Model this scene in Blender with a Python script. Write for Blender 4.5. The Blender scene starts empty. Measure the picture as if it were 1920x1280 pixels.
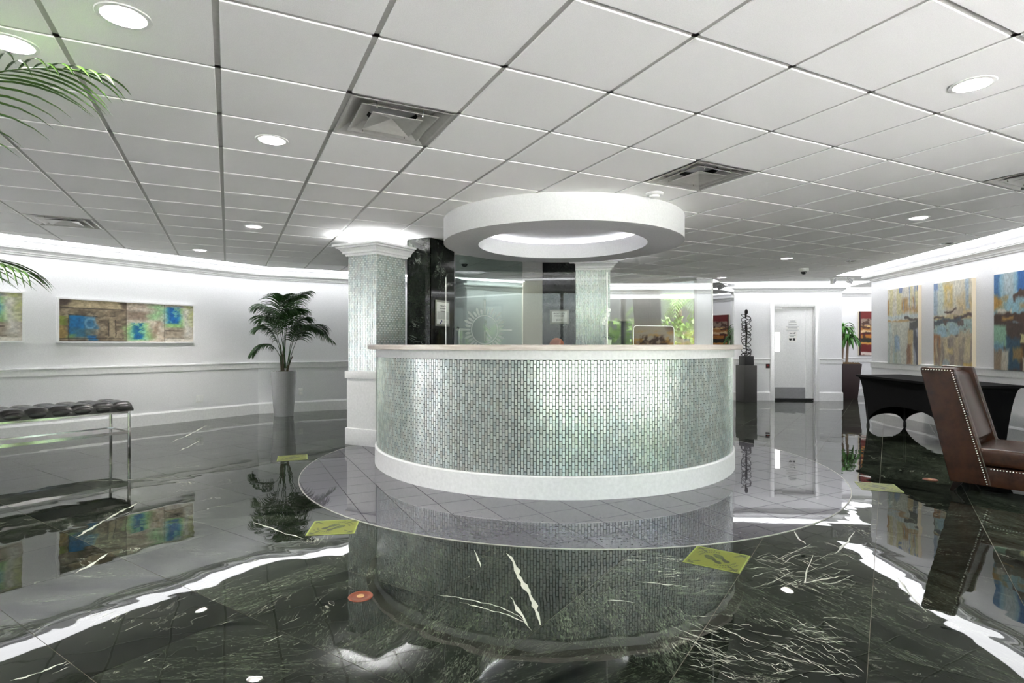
import bpy, bmesh, math, random
import numpy as np
from mathutils import Vector, Matrix
random.seed(7)
RNG = np.random.default_rng(7)
C = bpy.context.scene.collection
S = bpy.context.scene
PI = math.pi
EYE, FOC, CX, CY = 1.2, 1067.0, 960.0, 646.0     # eye height, focal length, principal point for a 1920x1280 frame
CEIL = 2.515

# ---------------------------------------------------------------- camera, world, sun, exposure
cam = bpy.data.cameras.new('camera')
cam.sensor_width = 36.0
cam.lens = 36.0 * FOC / 1920.0
cam.shift_y = 6.0 / 1920.0
cam.clip_start = 0.05
camo = bpy.data.objects.new('camera', cam)
camo.location = (0, 0, EYE)
camo.rotation_euler = (PI / 2, 0, 0)
C.objects.link(camo)
S.camera = camo

S.view_settings.view_transform = 'Standard'
S.view_settings.look = 'None'
S.view_settings.exposure = 2.6
S.view_settings.gamma = 1.0
S.view_settings.use_curve_mapping = False
S.cycles.use_denoising = True
S.cycles.max_bounces = 10
S.cycles.diffuse_bounces = 5
S.cycles.glossy_bounces = 5
S.cycles.transparent_max_bounces = 16
S.cycles.sample_clamp_indirect = 30.0
S.cycles.caustics_reflective = True
S.cycles.blur_glossy = 1.0
S.cycles.caustics_refractive = False

world = bpy.data.worlds.new('sky')
S.world = world
world.use_nodes = True
wn = world.node_tree
wn.nodes.clear()
wo = wn.nodes.new('ShaderNodeOutputWorld')
wb = wn.nodes.new('ShaderNodeBackground')
ws = wn.nodes.new('ShaderNodeTexSky')
ws.sky_type = 'NISHITA'
ws.sun_disc = False
ws.sun_elevation = math.radians(52)
ws.sun_rotation = math.radians(20)
ws.air_density = 1.0
ws.dust_density = 3.0
SKY = 0.15
wb.inputs['Strength'].default_value = SKY
wmix = wn.nodes.new('ShaderNodeMix')
wmix.data_type = 'RGBA'
wmix.inputs[0].default_value = 0.45
wmix.inputs[7].default_value = (2.6, 2.7, 2.9, 1)     # high thin cloud veil over the whole sky
wn.links.new(ws.outputs[0], wmix.inputs[6])
wn.links.new(wmix.outputs[2], wb.inputs[0])
wn.links.new(wb.outputs[0], wo.inputs[0])

sun = bpy.data.lights.new('sun', 'SUN')
sun.energy = 18.5
sun.angle = math.radians(1.0)
sun.color = (1.0, 0.965, 1.055)
suno = bpy.data.objects.new('sun', sun)
suno.rotation_euler = (math.radians(-20), math.radians(9), 0)   # from behind the building: lights the garden, not the room
C.objects.link(suno)

COVE = 1.08       # radiance of the flat glowing panels that replace hidden cove tubes
TUBE = 5.0      # radiance of the small tubes on the pillars and in the ring
DOWN = 480.0      # radiance of the downlight lamps

def portal(loc, size, rot):
    l = bpy.data.lights.new('window_portal', 'AREA')
    l.shape = 'RECTANGLE'; l.size, l.size_y = size
    l.cycles.is_portal = True
    o = bpy.data.objects.new('window_portal', l)
    o.location = loc; o.rotation_euler = rot
    C.objects.link(o)
portal((2.1, -2.55, 1.2), (6.0, 2.3), (PI / 2, 0, PI))
portal((-8.36, 3.84, 1.2), (3.6, 2.3), (PI / 2, 0, math.radians(56.5)))
portal((5.45, 0.10, 1.2), (5.3, 2.3), (PI / 2, 0, math.radians(-96)))

# ---------------------------------------------------------------- pixel -> place helpers
def at_z(x, y, z=0.0):
    d = (EYE - z) * FOC / (y - CY)
    return ((x - CX) / FOC * d, d)
def on_line(x, p, a, off=0.0):
    """point where the sight line through column x meets the vertical plane through p with heading a (deg); off = metres into the room"""
    dx, dy = math.cos(math.radians(a)), math.sin(math.radians(a))
    px, py = p[0] + dy * off, p[1] - dx * off
    k = (x - CX) / FOC
    t = (k * py - px) / (dx - k * dy)
    return (px + dx * t, py + dy * t)
def zed(y, d):
    return EYE - (y - CY) * d / FOC

# ---------------------------------------------------------------- materials
def srgb(r, g, b):
    def f(c):
        c /= 255.0
        return c / 12.92 if c <= 0.04045 else ((c + 0.055) / 1.055) ** 2.4
    return (f(r), f(g), f(b), 1.0)
class Mat:
    def __init__(s, name, col=(0.8, 0.8, 0.8, 1), rough=0.5, metal=0.0, **kw):
        s.m = bpy.data.materials.new(name); s.m.use_nodes = True
        s.nt = s.m.node_tree
        s.b = s.nt.nodes['Principled BSDF']
        s.b.inputs['Base Color'].default_value = col
        s.b.inputs['Roughness'].default_value = rough
        s.b.inputs['Metallic'].default_value = metal
        for k, v in kw.items():
            s.b.inputs[k].default_value = v
    def n(s, t, **kw):
        nd = s.nt.nodes.new(t)
        for k, v in kw.items():
            setattr(nd, k, v)
        return nd
    def l(s, a, b):
        s.nt.links.new(a, b)
    def noise(s, vec, scale, detail=3, rough=0.55, dist=0.0):
        t = s.n('ShaderNodeTexNoise')
        t.inputs['Scale'].default_value = scale; t.inputs['Detail'].default_value = detail
        t.inputs['Roughness'].default_value = rough; t.inputs['Distortion'].default_value = dist
        if vec is not None: s.l(vec, t.inputs['Vector'])
        return t.outputs['Fac']
    def ramp(s, fac, stops, interp='LINEAR'):
        r = s.n('ShaderNodeValToRGB'); r.color_ramp.interpolation = interp
        e = r.color_ramp.elements
        while len(e) < len(stops): e.new(0.5)
        for i, (p, c) in enumerate(stops):
            e[i].position = p; e[i].color = c if len(c) == 4 else (*c, 1)
        s.l(fac, r.inputs[0])
        return r.outputs[0]
    def mix(s, fac, a, b, mode='MIX'):
        x = s.n('ShaderNodeMix', data_type='RGBA', blend_type=mode)
        for v, i in ((fac, 0), (a, 6), (b, 7)):
            if hasattr(v, 'links'): s.l(v, x.inputs[i])
            else: x.inputs[i].default_value = v
        return x.outputs[2]
    def math(s, op, a, b=0.0, c=0.0):
        x = s.n('ShaderNodeMath', operation=op)
        for v, i in ((a, 0), (b, 1), (c, 2)):
            if hasattr(v, 'links'): s.l(v, x.inputs[i])
            else: x.inputs[i].default_value = v
        return x.outputs[0]
    def bump(s, h, strength=0.3, dist=0.01):
        b = s.n('ShaderNodeBump')
        b.inputs['Strength'].default_value = strength; b.inputs['Distance'].default_value = dist
        s.l(h, b.inputs['Height']); s.l(b.outputs[0], s.b.inputs['Normal'])
    def obj(s):
        return s.n('ShaderNodeTexCoord').outputs['Object']
    def pos(s):
        return s.n('ShaderNodeNewGeometry').outputs['Position']

def plain(name, rgb, rough=0.5, metal=0.0, grain=0.0, scale=60.0, **kw):
    M = Mat(name, srgb(*rgb), rough, metal, **kw)
    if grain:
        n = M.noise(M.pos(), scale, 4)
        M.bump(n, grain, 0.004)
        c = srgb(*rgb)
        M.l(M.ramp(n, [(0.3, tuple(v * 0.93 for v in c[:3])), (0.7, tuple(min(1, v * 1.05) for v in c[:3]))]), M.b.inputs['Base Color'])
    return M.m
M_wall = plain('wall_paint', (231, 231, 233), 0.55, 0, 0.08, 90)
M_trim = plain('trim_paint', (234, 234, 234), 0.38, 0, 0.03, 40)
M_tile = plain('ceiling_tile', (246, 245, 243), 0.85, 0, 0.35, 260)
M_grid = plain('grid_bar', (186, 185, 180), 0.5, 0.1, 0.05, 50)
M_board = plain('drywall', (228, 228, 229), 0.7, 0, 0.05, 80)
M_ringwhite = plain('ring_paint', (224, 224, 225), 0.7, 0, 0.04, 80)
M_cream = plain('cream_paint', (236, 234, 215), 0.6, 0, 0.05, 60)
M_chrome = plain('chrome', (190, 188, 184), 0.09, 1.0, 0.02, 20)
M_steel = plain('brushed_steel', (176, 176, 178), 0.3, 1.0, 0.05, 30)
M_silver = plain('silver_lacquer', (206, 206, 208), 0.27, 0.45, 0.04, 60)
M_alu = plain('diffuser_metal', (205, 203, 198), 0.35, 0.55, 0.05, 30)
M_black = plain('black_paint', (24, 24, 24), 0.4, 0, 0.06, 60)
M_refl = plain('lamp_reflector', (120, 120, 118), 0.25, 0.9, 0.03, 30)
M_void = plain('duct_black', (10, 10, 10), 0.8, 0, 0.1, 60)
M_slate = plain('pedestal_graphite', (58, 57, 55), 0.45, 0, 0.12, 80)
M_bronze = plain('dark_bronze', (30, 26, 24), 0.35, 0.6, 0.2, 90)
M_cloth = plain('black_stretch_fabric', (7, 7, 8), 0.85, 0, 0.2, 300, **{'Specular IOR Level': 0.15})
M_brownpot = plain('brown_planter', (58, 44, 44), 0.5, 0, 0.25, 120)
M_soil = plain('soil', (52, 42, 34), 0.95, 0, 0.9, 90)
M_moss = plain('planter_moss', (120, 96, 60), 0.95, 0, 0.9, 120)
M_stem = plain('palm_stem', (70, 62, 40), 0.6, 0, 0.3, 70)
M_cane = plain('cane_bark', (140, 120, 100), 0.8, 0, 0.6, 60)
M_plate = plain('white_plastic', (235, 235, 233), 0.35, 0, 0.02, 30)
M_copper = plain('copper', (128, 66, 42), 0.3, 0.6, 0.1, 120)
M_brass = plain('pale_brass', (214, 176, 120), 0.3, 0.8, 0.05, 80)
M_tan = plain('tan_leather', (190, 116, 84), 0.45, 0, 0.2, 150)
M_paper = plain('paper', (240, 239, 236), 0.7, 0, 0.02, 60)
M_ink = plain('dark_ink', (45, 45, 48), 0.6, 0, 0.02, 60)
M_blue = plain('blue_ink', (30, 40, 110), 0.6, 0, 0.02, 60)
M_greyink = plain('grey_ink', (165, 165, 168), 0.6, 0, 0.02, 60)
M_frame = plain('sign_frame', (170, 168, 160), 0.35, 0.4, 0.04, 60)
M_wood = plain('espresso_wood', (34, 24, 20), 0.4, 0, 0.2, 60)
M_screen = plain('screen_plastic', (44, 46, 50), 0.35, 0, 0.05, 60)
M_petal = plain('orchid_petal', (246, 244, 242), 0.5, 0, 0.05, 60)
M_redbox = plain('maroon_plastic', (58, 34, 36), 0.4, 0, 0.05, 60)
M_nail = plain('nickel_nail', (225, 218, 205), 0.22, 1.0, 0.02, 60)
M_mull = plain('dark_mullion', (88, 88, 86), 0.4, 0.4, 0.05, 60)
M_grout = plain('grout', (48, 56, 53), 0.9, 0, 0.2, 200)
M_groutfloor = plain('floor_grout', (104, 98, 86), 0.6, 0, 0.2, 200)
M_curtain = plain('sheer_curtain', (214, 206, 202), 0.8, 0, 0.1, 40)
M_lawn = plain('lawn', (172, 178, 158), 0.95, 0, 0.6, 30)
M_pave = plain('pale_paving', (206, 203, 200), 0.9, 0, 0.3, 12)
M_bark = plain('bark', (110, 96, 80), 0.9, 0, 0.8, 20)

def leaf_mat(name, a, b, rough=0.4):
    M = Mat(name, srgb(*a), rough)
    r = M.n('ShaderNodeObjectInfo').outputs['Random']
    n = M.noise(M.obj(), 9.0, 2)
    M.l(M.mix(M.math('MULTIPLY', M.math('ADD', n, r), 0.5), srgb(*a), srgb(*b)), M.b.inputs['Base Color'])
    M.b.inputs['Transmission Weight'].default_value = 0.0
    return M.m
M_palm = leaf_mat('palm_leaf', (16, 42, 16), (52, 92, 34), 0.35)
M_palmnear = leaf_mat('palm_leaf_near', (20, 46, 12), (66, 100, 30), 0.35)  # slightly lighter leaf green for the foreground palm
M_drac = leaf_mat('dracaena_leaf', (34, 86, 26), (90, 150, 58), 0.35)
M_hedge = leaf_mat('hedge_leaf', (70, 110, 46), (150, 186, 92), 0.6)

def emit(name, col, strength):
    m = bpy.data.materials.new(name); m.use_nodes = True
    nt = m.node_tree; nt.nodes.clear()
    o = nt.nodes.new('ShaderNodeOutputMaterial'); e = nt.nodes.new('ShaderNodeEmission')
    e.inputs[0].default_value = (*col, 1); e.inputs[1].default_value = strength
    nt.links.new(e.outputs[0], o.inputs[0])
    return m
M_cove = emit('cove_glow', (0.97, 0.98, 1.0), COVE)
M_tube = emit('cove_tube', (0.97, 0.98, 1.0), TUBE)
M_ringtube = emit('ring_tube', (0.98, 0.98, 1.0), 7.0)
M_lamp = emit('downlight_lamp', (1.0, 0.97, 0.93), DOWN)
M_lite = emit('vision_lite_glow', (1.0, 0.98, 0.95), 0.9)  # glow put into the door pane in place of light from behind

def glass(name, tint, ior=1.5, base=0.0):
    m = bpy.data.materials.new(name); m.use_nodes = True
    nt = m.node_tree; nt.nodes.clear()
    o = nt.nodes.new('ShaderNodeOutputMaterial')
    t = nt.nodes.new('ShaderNodeBsdfTransparent'); t.inputs[0].default_value = (*tint, 1)
    g = nt.nodes.new('ShaderNodeBsdfGlossy'); g.inputs['Roughness'].default_value = 0.0
    f = nt.nodes.new('ShaderNodeFresnel'); f.inputs[0].default_value = ior
    x = nt.nodes.new('ShaderNodeMixShader')
    a = nt.nodes.new('ShaderNodeMath'); a.operation = 'ADD'; a.inputs[1].default_value = base
    nt.links.new(f.outputs[0], a.inputs[0]); nt.links.new(a.outputs[0], x.inputs[0])
    nt.links.new(t.outputs[0], x.inputs[1]); nt.links.new(g.outputs[0], x.inputs[2])
    nt.links.new(x.outputs[0], o.inputs[0])
    return m
M_glass = glass('clear_glass', (0.97, 0.985, 0.975), 1.45)
M_glassdoor = glass('green_tinted_glass', (0.70, 0.76, 0.73), 1.45, 0.0)
M_winglass = glass('window_glass', (0.97, 0.98, 0.97), 1.3)

def etched():
    m = bpy.data.materials.new('etched_frost'); m.use_nodes = True
    nt = m.node_tree; nt.nodes.clear()
    o = nt.nodes.new('ShaderNodeOutputMaterial')
    t = nt.nodes.new('ShaderNodeBsdfTransparent')
    d = nt.nodes.new('ShaderNodeBsdfDiffuse'); d.inputs[0].default_value = (0.93, 0.96, 0.94, 1)
    tr = nt.nodes.new('ShaderNodeBsdfTranslucent'); tr.inputs[0].default_value = (0.95, 0.98, 0.96, 1)
    x2 = nt.nodes.new('ShaderNodeMixShader'); x2.inputs[0].default_value = 0.5
    nt.links.new(d.outputs[0], x2.inputs[1]); nt.links.new(tr.outputs[0], x2.inputs[2])
    x = nt.nodes.new('ShaderNodeMixShader'); x.inputs[0].default_value = 0.72
    nt.links.new(t.outputs[0], x.inputs[1]); nt.links.new(d.outputs[0], x.inputs[2]); nt.links.new(x.outputs[0], o.inputs[0])
    return m
M_etch = etched()

def marble(name, vein, dark, light, wav, rough=0.035, perobj=True, ior=1.55, sc=1.0, fac=0.5):
    M = Mat(name, (0.02, 0.02, 0.02, 1), rough)
    M.b.inputs['IOR'].default_value = ior
    oi = M.n('ShaderNodeObjectInfo')
    p = M.obj()
    if perobj:
        cx = M.n('ShaderNodeCombineXYZ')
        M.l(M.math('MULTIPLY', oi.outputs['Random'], 37.0), cx.inputs[0]); M.l(M.math('MULTIPLY', oi.outputs['Random'], 91.0), cx.inputs[1])
        vr = M.n('ShaderNodeVectorRotate', rotation_type='Z_AXIS')
        M.l(p, vr.inputs['Vector']); M.l(M.math('MULTIPLY', M.math('SUBTRACT', oi.outputs['Random'], 0.5), 2.6), vr.inputs['Angle'])
        va = M.n('ShaderNodeVectorMath', operation='ADD'); M.l(vr.outputs[0], va.inputs[0]); M.l(cx.outputs[0], va.inputs[1])
        p = va.outputs[0]
    mp = M.n('ShaderNodeMapping'); mp.inputs['Scale'].default_value = (sc, sc * 3.2, sc); M.l(p, mp.inputs[0])
    pw = mp.outputs[0]
    n1 = M.noise(pw, 1.3, 8, 0.68, 1.6)
    base = M.ramp(n1, [(0.34, dark), (0.54, tuple(0.5 * b for b in light)), (0.74, light)])
    ms = M.n('ShaderNodeMapping'); ms.inputs['Scale'].default_value = (sc * 7.0, sc * 26.0, sc * 7.0); ms.inputs['Rotation'].default_value = (0, 0, 0.25); M.l(p, ms.inputs[0])
    n2 = M.noise(ms.outputs[0], 2.6, 10, 0.8, 1.8)
    grain = M.ramp(n2, [(0.38, (0.15, 0.15, 0.15)), (0.53, (0.75, 0.77, 0.73)), (0.68, (2.9, 3.1, 2.7))])
    base = M.mix(1.0, base, grain, 'MULTIPLY')
    # fine pale flecks
    n3 = M.noise(pw, 7.0, 8, 0.72, 2.6)
    fl = M.ramp(n3, [(0.66, (0, 0, 0)), (0.70, (1, 1, 1))])
    base = M.mix(M.math('MULTIPLY', M.math('MULTIPLY', fl, M.ramp(M.noise(p, 3.0, 3), [(0.5, (0, 0, 0)), (0.66, (1, 1, 1))])), 0.35), base, (0.22, 0.27, 0.19, 1))
    # thin wandering veins: where a warped noise crosses 0.5, only in some areas and some slabs
    n4 = M.noise(pw, 1.1, 7, 0.62, 2.8)
    v = M.ramp(M.math('ABSOLUTE', M.math('SUBTRACT', n4, 0.5)), [(0.0, (1, 1, 1)), (0.0045, (0, 0, 0))])
    n5 = M.noise(p, 2.1, 3, 0.6)
    msk = M.ramp(n5, [(0.56, (0, 0, 0)), (0.64, (1, 1, 1))])
    vm = M.math('MULTIPLY', v, msk)
    base = M.mix(M.math('MULTIPLY', vm, fac), base, vein)
    if perobj:
        hs = M.n('ShaderNodeHueSaturation'); M.l(base, hs.inputs['Color'])
        fr = M.math('FRACT', M.math('MULTIPLY', oi.outputs['Random'], 13.7))
        M.l(M.math('ADD', 0.45, M.math('MULTIPLY', fr, 1.3)), hs.inputs['Value'])
        base = hs.outputs[0]
    M.l(base, M.b.inputs['Base Color'])
    if wav:
        w = M.noise(M.pos(), 2.3, 2, 0.45, 0.3)
        M.bump(w, 1.0, wav)
    return M.m
M_marble = marble('green_marble', (0.72, 0.74, 0.60, 1), (0.003, 0.0045, 0.0035), (0.062, 0.073, 0.054), 0.0024, 0.012, True, 1.40, 1.0, 0.85)
M_marblewall = marble('black_marble_cladding', (0.6, 0.66, 0.58, 1), (0.003, 0.004, 0.003), (0.026, 0.031, 0.024), 0.0, 0.05, True, 1.45, 1.6, 0.9)

def floor_tile():
    M = Mat('grey_porcelain', srgb(110, 108, 114), 0.02)
    M.b.inputs['IOR'].default_value = 1.65
    n = M.noise(M.pos(), 45, 4)
    r = M.n('ShaderNodeObjectInfo').outputs['Random']
    c = M.ramp(n, [(0.3, srgb(74, 72, 79)), (0.7, srgb(90, 88, 95))])
    M.l(M.mix(M.math('MULTIPLY', r, 0.12), c, srgb(118, 116, 124)), M.b.inputs['Base Color'])
    M.bump(M.noise(M.pos(), 2.0, 2), 1.0, 0.0006)
    return M.m
M_ftile = floor_tile()

def mosaic_mat():
    M = Mat('silvered_glass_tile', (0.6, 0.68, 0.64, 1), 0.22, 0.48)
    a = M.n('ShaderNodeAttribute'); a.attribute_name = 'Col'
    n = M.noise(M.pos(), 260, 3, 0.7)
    cr = M.n('ShaderNodeTexVoronoi'); cr.feature = 'DISTANCE_TO_EDGE'; cr.inputs['Scale'].default_value = 190
    M.l(M.pos(), cr.inputs['Vector'])
    c = M.mix(M.ramp(cr.outputs['Distance'], [(0.0, (0.25, 0.25, 0.25)), (0.08, (0, 0, 0))]), a.outputs['Color'], (0.32, 0.40, 0.37, 1))
    M.l(c, M.b.inputs['Base Color'])
    M.bump(n, 0.35, 0.0012)
    M.b.inputs['Coat Weight'].default_value = 0.2
    M.b.inputs['Coat Roughness'].default_value = 0.03
    return M.m
M_mosaic = mosaic_mat()

def print_mat(name, rough=0.6, bump=0.25):
    M = Mat(name, (1, 1, 1, 1), rough)
    a = M.n('ShaderNodeAttribute'); a.attribute_name = 'Col'
    n = M.noise(M.obj(), 70, 4, 0.7)
    M.l(M.mix(0.35, a.outputs['Color'], M.ramp(n, [(0.3, (0.7, 0.7, 0.7)), (0.7, (1.2, 1.2, 1.2))]), 'MULTIPLY'), M.b.inputs['Base Color'])
    M.bump(n, bump, 0.002)
    return M.m
M_paint = print_mat('oil_paint')
M_print = print_mat('printed_vinyl', 0.4, 0.02)

def leather(name, a, b, rough):
    M = Mat(name, srgb(*a), rough)
    n = M.noise(M.obj(), 7, 5, 0.65)
    M.l(M.ramp(n, [(0.3, srgb(*a)), (0.75, srgb(*b))]), M.b.inputs['Base Color'])
    v = M.n('ShaderNodeTexVoronoi'); v.inputs['Scale'].default_value = 240; M.l(M.obj(), v.inputs['Vector'])
    M.bump(v.outputs['Distance'], 0.12, 0.002)
    return M.m
M_brownlea = leather('brown_leather', (40, 22, 14), (74, 44, 29), 0.27)
M_blacklea = leather('charcoal_leather', (34, 33, 33), (62, 60, 59), 0.32)
M_counter = None
def counter_mat():
    M = Mat('limestone_counter', srgb(214, 204, 194), 0.3)
    mp = M.n('ShaderNodeMapping'); mp.inputs['Scale'].default_value = (1, 1, 9); M.l(M.pos(), mp.inputs[0])
    M.l(M.ramp(M.noise(mp.outputs[0], 3.5, 6, 0.6, 0.8), [(0.3, srgb(196, 182, 172)), (0.7, srgb(226, 218, 210))]), M.b.inputs['Base Color'])
    return M.m
M_counter = counter_mat()

# ---------------------------------------------------------------- mesh helpers
def finish(name, me, mat, parent=None, smooth=False, kind=None, loc=None, rz=0.0, bevelled=False):
    o = bpy.data.objects.new(name, me)
    if mat is not None and len(me.materials) == 0: me.materials.append(mat)
    C.objects.link(o)
    if parent is not None: o.parent = parent
    if loc is not None: o.location = loc
    if rz: o.rotation_euler = (0, 0, rz)
    if smooth:
        me.polygons.foreach_set('use_smooth', [True] * len(me.polygons))
        try: me.set_sharp_from_angle(angle=math.radians(38 if not bevelled else 25))
        except Exception: pass
    if kind: o['kind'] = kind
    return o
class MB:
    """collects shapes for ONE mesh"""
    def __init__(s): s.v, s.f, s.c = [], [], []
    def add(s, vs, fs):
        k = len(s.v); s.v += [tuple(v) for v in vs]; s.f += [tuple(i + k for i in f) for f in fs]
        return s
    def box(s, x0, x1, y0, y1, z0, z1):
        return s.add([(x0, y0, z0), (x1, y0, z0), (x1, y1, z0), (x0, y1, z0), (x0, y0, z1), (x1, y0, z1), (x1, y1, z1), (x0, y1, z1)],
                     [(0, 3, 2, 1), (4, 5, 6, 7), (0, 1, 5, 4), (1, 2, 6, 5), (2, 3, 7, 6), (3, 0, 4, 7)])
    def prism(s, poly, z0, z1):
        n = len(poly)
        return s.add([(x, y, z0) for x, y in poly] + [(x, y, z1) for x, y in poly],
                     [tuple(range(n - 1, -1, -1)), tuple(range(n, 2 * n))] + [(i, (i + 1) % n, n + (i + 1) % n, n + i) for i in range(n)])
    def slab_xz(s, poly, y0, y1):
        n = len(poly)
        return s.add([(x, y0, z) for x, z in poly] + [(x, y1, z) for x, z in poly],
                     [tuple(range(n)), tuple(range(2 * n - 1, n - 1, -1))] + [(i, n + i, n + (i + 1) % n, (i + 1) % n) for i in range(n)])
    def frustum(s, a, b, z0, z1):
        """a,b = half sizes (hx,hy,cx,cy)"""
        (ax, ay, acx, acy), (bx, by, bcx, bcy) = a, b
        return s.add([(acx - ax, acy - ay, z0), (acx + ax, acy - ay, z0), (acx + ax, acy + ay, z0), (acx - ax, acy + ay, z0),
                      (bcx - bx, bcy - by, z1), (bcx + bx, bcy - by, z1), (bcx + bx, bcy + by, z1), (bcx - bx, bcy + by, z1)],
                     [(0, 3, 2, 1), (4, 5, 6, 7), (0, 1, 5, 4), (1, 2, 6, 5), (2, 3, 7, 6), (3, 0, 4, 7)])
    def lathe(s, prof, n=32, cx=0.0, cy=0.0, a0=0.0, a1=2 * PI):
        full = abs(a1 - a0 - 2 * PI) < 1e-6
        m = n if full else n + 1
        vs = []
        for i in range(m):
            a = a0 + (a1 - a0) * i / n
            vs += [(cx + r * math.cos(a), cy + r * math.sin(a), z) for r, z in prof]
        k = len(prof); fs = []
        for i in range(n):
            j = (i + 1) % m
            for q in range(k - 1):
                fs.append((i * k + q, j * k + q, j * k + q + 1, i * k + q + 1))
        return s.add(vs, fs)
    def tube(s, pts, r, n=8, closed=False):
        pts = [Vector(p) for p in pts]
        m = len(pts); vs, fs = [], []
        up0 = Vector((0.13, 0.21, 0.97))
        for i, p in enumerate(pts):
            t = (pts[(i + 1) % m] - pts[i - 1]) if closed else (pts[min(i + 1, m - 1)] - pts[max(i - 1, 0)])
            t.normalize()
            up = up0 if abs(t.dot(up0)) < 0.95 else Vector((1, 0, 0))
            a = t.cross(up).normalized(); b = t.cross(a)
            rr = r[i] if hasattr(r, '__len__') else r
            vs += [p + rr * (math.cos(2 * PI * q / n) * a + math.sin(2 * PI * q / n) * b) for q in range(n)]
        for i in range(m if closed else m - 1):
            j = (i + 1) % m
            for q in range(n):
                fs.append((i * n + q, i * n + (q + 1) % n, j * n + (q + 1) % n, j * n + q))
        if not closed:
            fs.append(tuple(range(n - 1, -1, -1))); fs.append(tuple((m - 1) * n + q for q in range(n)))
        return s.add(vs, fs)
    def ball(s, c, r, n=10, m=6, sx=1, sy=1, sz=1):
        prof = [(max(1e-4, r * math.sin(PI * i / m)), -r * math.cos(PI * i / m)) for i in range(m + 1)]
        k = len(s.v); s.lathe(prof, n)
        for i in range(k, len(s.v)):
            x, y, z = s.v[i]; s.v[i] = (c[0] + x * sx, c[1] + y * sy, c[2] + z * sz)
        return s
    def mesh(s, name):
        me = bpy.data.meshes.new(name)
        me.from_pydata(s.v, [], s.f); me.validate()
        bm = bmesh.new(); bm.from_mesh(me); bmesh.ops.recalc_face_normals(bm, faces=bm.faces); bm.to_mesh(me); bm.free()
        return me
    def build(s, name, mat, parent=None, smooth=False, kind=None, bevel=0.0, seg=2, loc=None, rz=0.0):
        me = s.mesh(name)
        if bevel:
            bm = bmesh.new(); bm.from_mesh(me)
            bmesh.ops.remove_doubles(bm, verts=bm.verts, dist=1e-5)
            es = [e for e in bm.edges if len(e.link_faces) == 2 and e.calc_face_angle(0) > 0.5]
            bmesh.ops.bevel(bm, geom=es, offset=bevel, segments=seg, affect='EDGES', profile=0.6, clamp_overlap=True)
            bm.to_mesh(me); bm.free()
        return finish(name, me, mat, parent, smooth or bool(bevel), kind, loc, rz, bool(bevel) and seg < 3)

def tag(o, label=None, cat=None, group=None, kind=None):
    if label: o['label'] = label
    if cat: o['category'] = cat
    if group: o['group'] = group
    if kind: o['kind'] = kind
    return o
def thing(name, label, cat, loc=(0, 0, 0), rz=0.0, group=None):
    o = bpy.data.objects.new(name, None); o.empty_display_size = 0.1
    C.objects.link(o); o.location = loc; o.rotation_euler = (0, 0, rz)
    return tag(o, label, cat, group)
def dup(root, loc, rz, label, group=None):
    r = root.copy(); C.objects.link(r); r.location = loc; r.rotation_euler = (0, 0, rz); r['label'] = label
    if group: r['group'] = group
    for ch in list(root.children):
        c = ch.copy(); C.objects.link(c); c.parent = r
        for g in list(ch.children):
            d = g.copy(); C.objects.link(d); d.parent = c
    return r
def offset_path(path, off, closed=False):
    """shift a clockwise wall path into the room by off, mitred"""
    n = len(path); out = []
    for i in range(n):
        ds = []
        if i > 0 or closed: ds.append(Vector(path[i]) - Vector(path[i - 1]))
        if i < n - 1 or closed: ds.append(Vector(path[(i + 1) % n]) - Vector(path[i]))
        ns = [Vector((d.y, -d.x)).normalized() for d in ds]
        if len(ns) == 1: m = ns[0] * off
        else:
            b = (ns[0] + ns[1]).normalized(); m = b * (off / max(0.3, b.dot(ns[0])))
        out.append((path[i][0] + m.x, path[i][1] + m.y))
    return out
def sweep(mb, prof, path, closed=False):
    """prof = closed list of (offset, z)"""
    rings = [offset_path(path, o, closed) for o, z in prof]
    n, k = len(path), len(prof)
    vs = [(rings[q][i][0], rings[q][i][1], prof[q][1]) for i in range(n) for q in range(k)]
    fs = []
    for i in range(n if closed else n - 1):
        j = (i + 1) % n
        for q in range(k):
            fs.append((i * k + q, j * k + q, j * k + (q + 1) % k, i * k + (q + 1) % k))
    if not closed:
        fs.append(tuple(range(k))); fs.append(tuple((n - 1) * k + q for q in range(k - 1, -1, -1)))
    return mb.add(vs, fs)
def painted_grid(name, W, H, nx, ny, fn, mat, parent, y=0.0, flat=False):
    """a fine sheet W x H centred on its frame, coloured by fn(u,v) -> sRGB 0..255; upright (xz) or flat (xy)"""
    u, v = np.meshgrid(np.linspace(0, 1, nx + 1), np.linspace(0, 1, ny + 1))
    col = np.clip(fn(u, v), 0, 255) / 255.0
    lin = np.where(col <= 0.04045, col / 12.92, ((col + 0.055) / 1.055) ** 2.4).reshape(-1, 3)
    x = (u - 0.5) * W; z = (v - 0.5) * H
    co = np.stack([x, z, np.full_like(x, y)] if flat else [x, np.full_like(x, y), z], -1).reshape(-1, 3)
    idx = np.arange((nx + 1) * (ny + 1)).reshape(ny + 1, nx + 1)
    fs = np.stack([idx[:-1, :-1], idx[:-1, 1:], idx[1:, 1:], idx[1:, :-1]], -1).reshape(-1, 4)
    me = bpy.data.meshes.new(name); me.from_pydata(co.tolist(), [], fs.tolist())
    a = me.color_attributes.new('Col', 'FLOAT_COLOR', 'POINT')
    a.data.foreach_set('color', np.concatenate([lin, np.ones((len(lin), 1))], 1).astype(np.float32).ravel())
    return finish(name, me, mat, parent)

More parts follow.
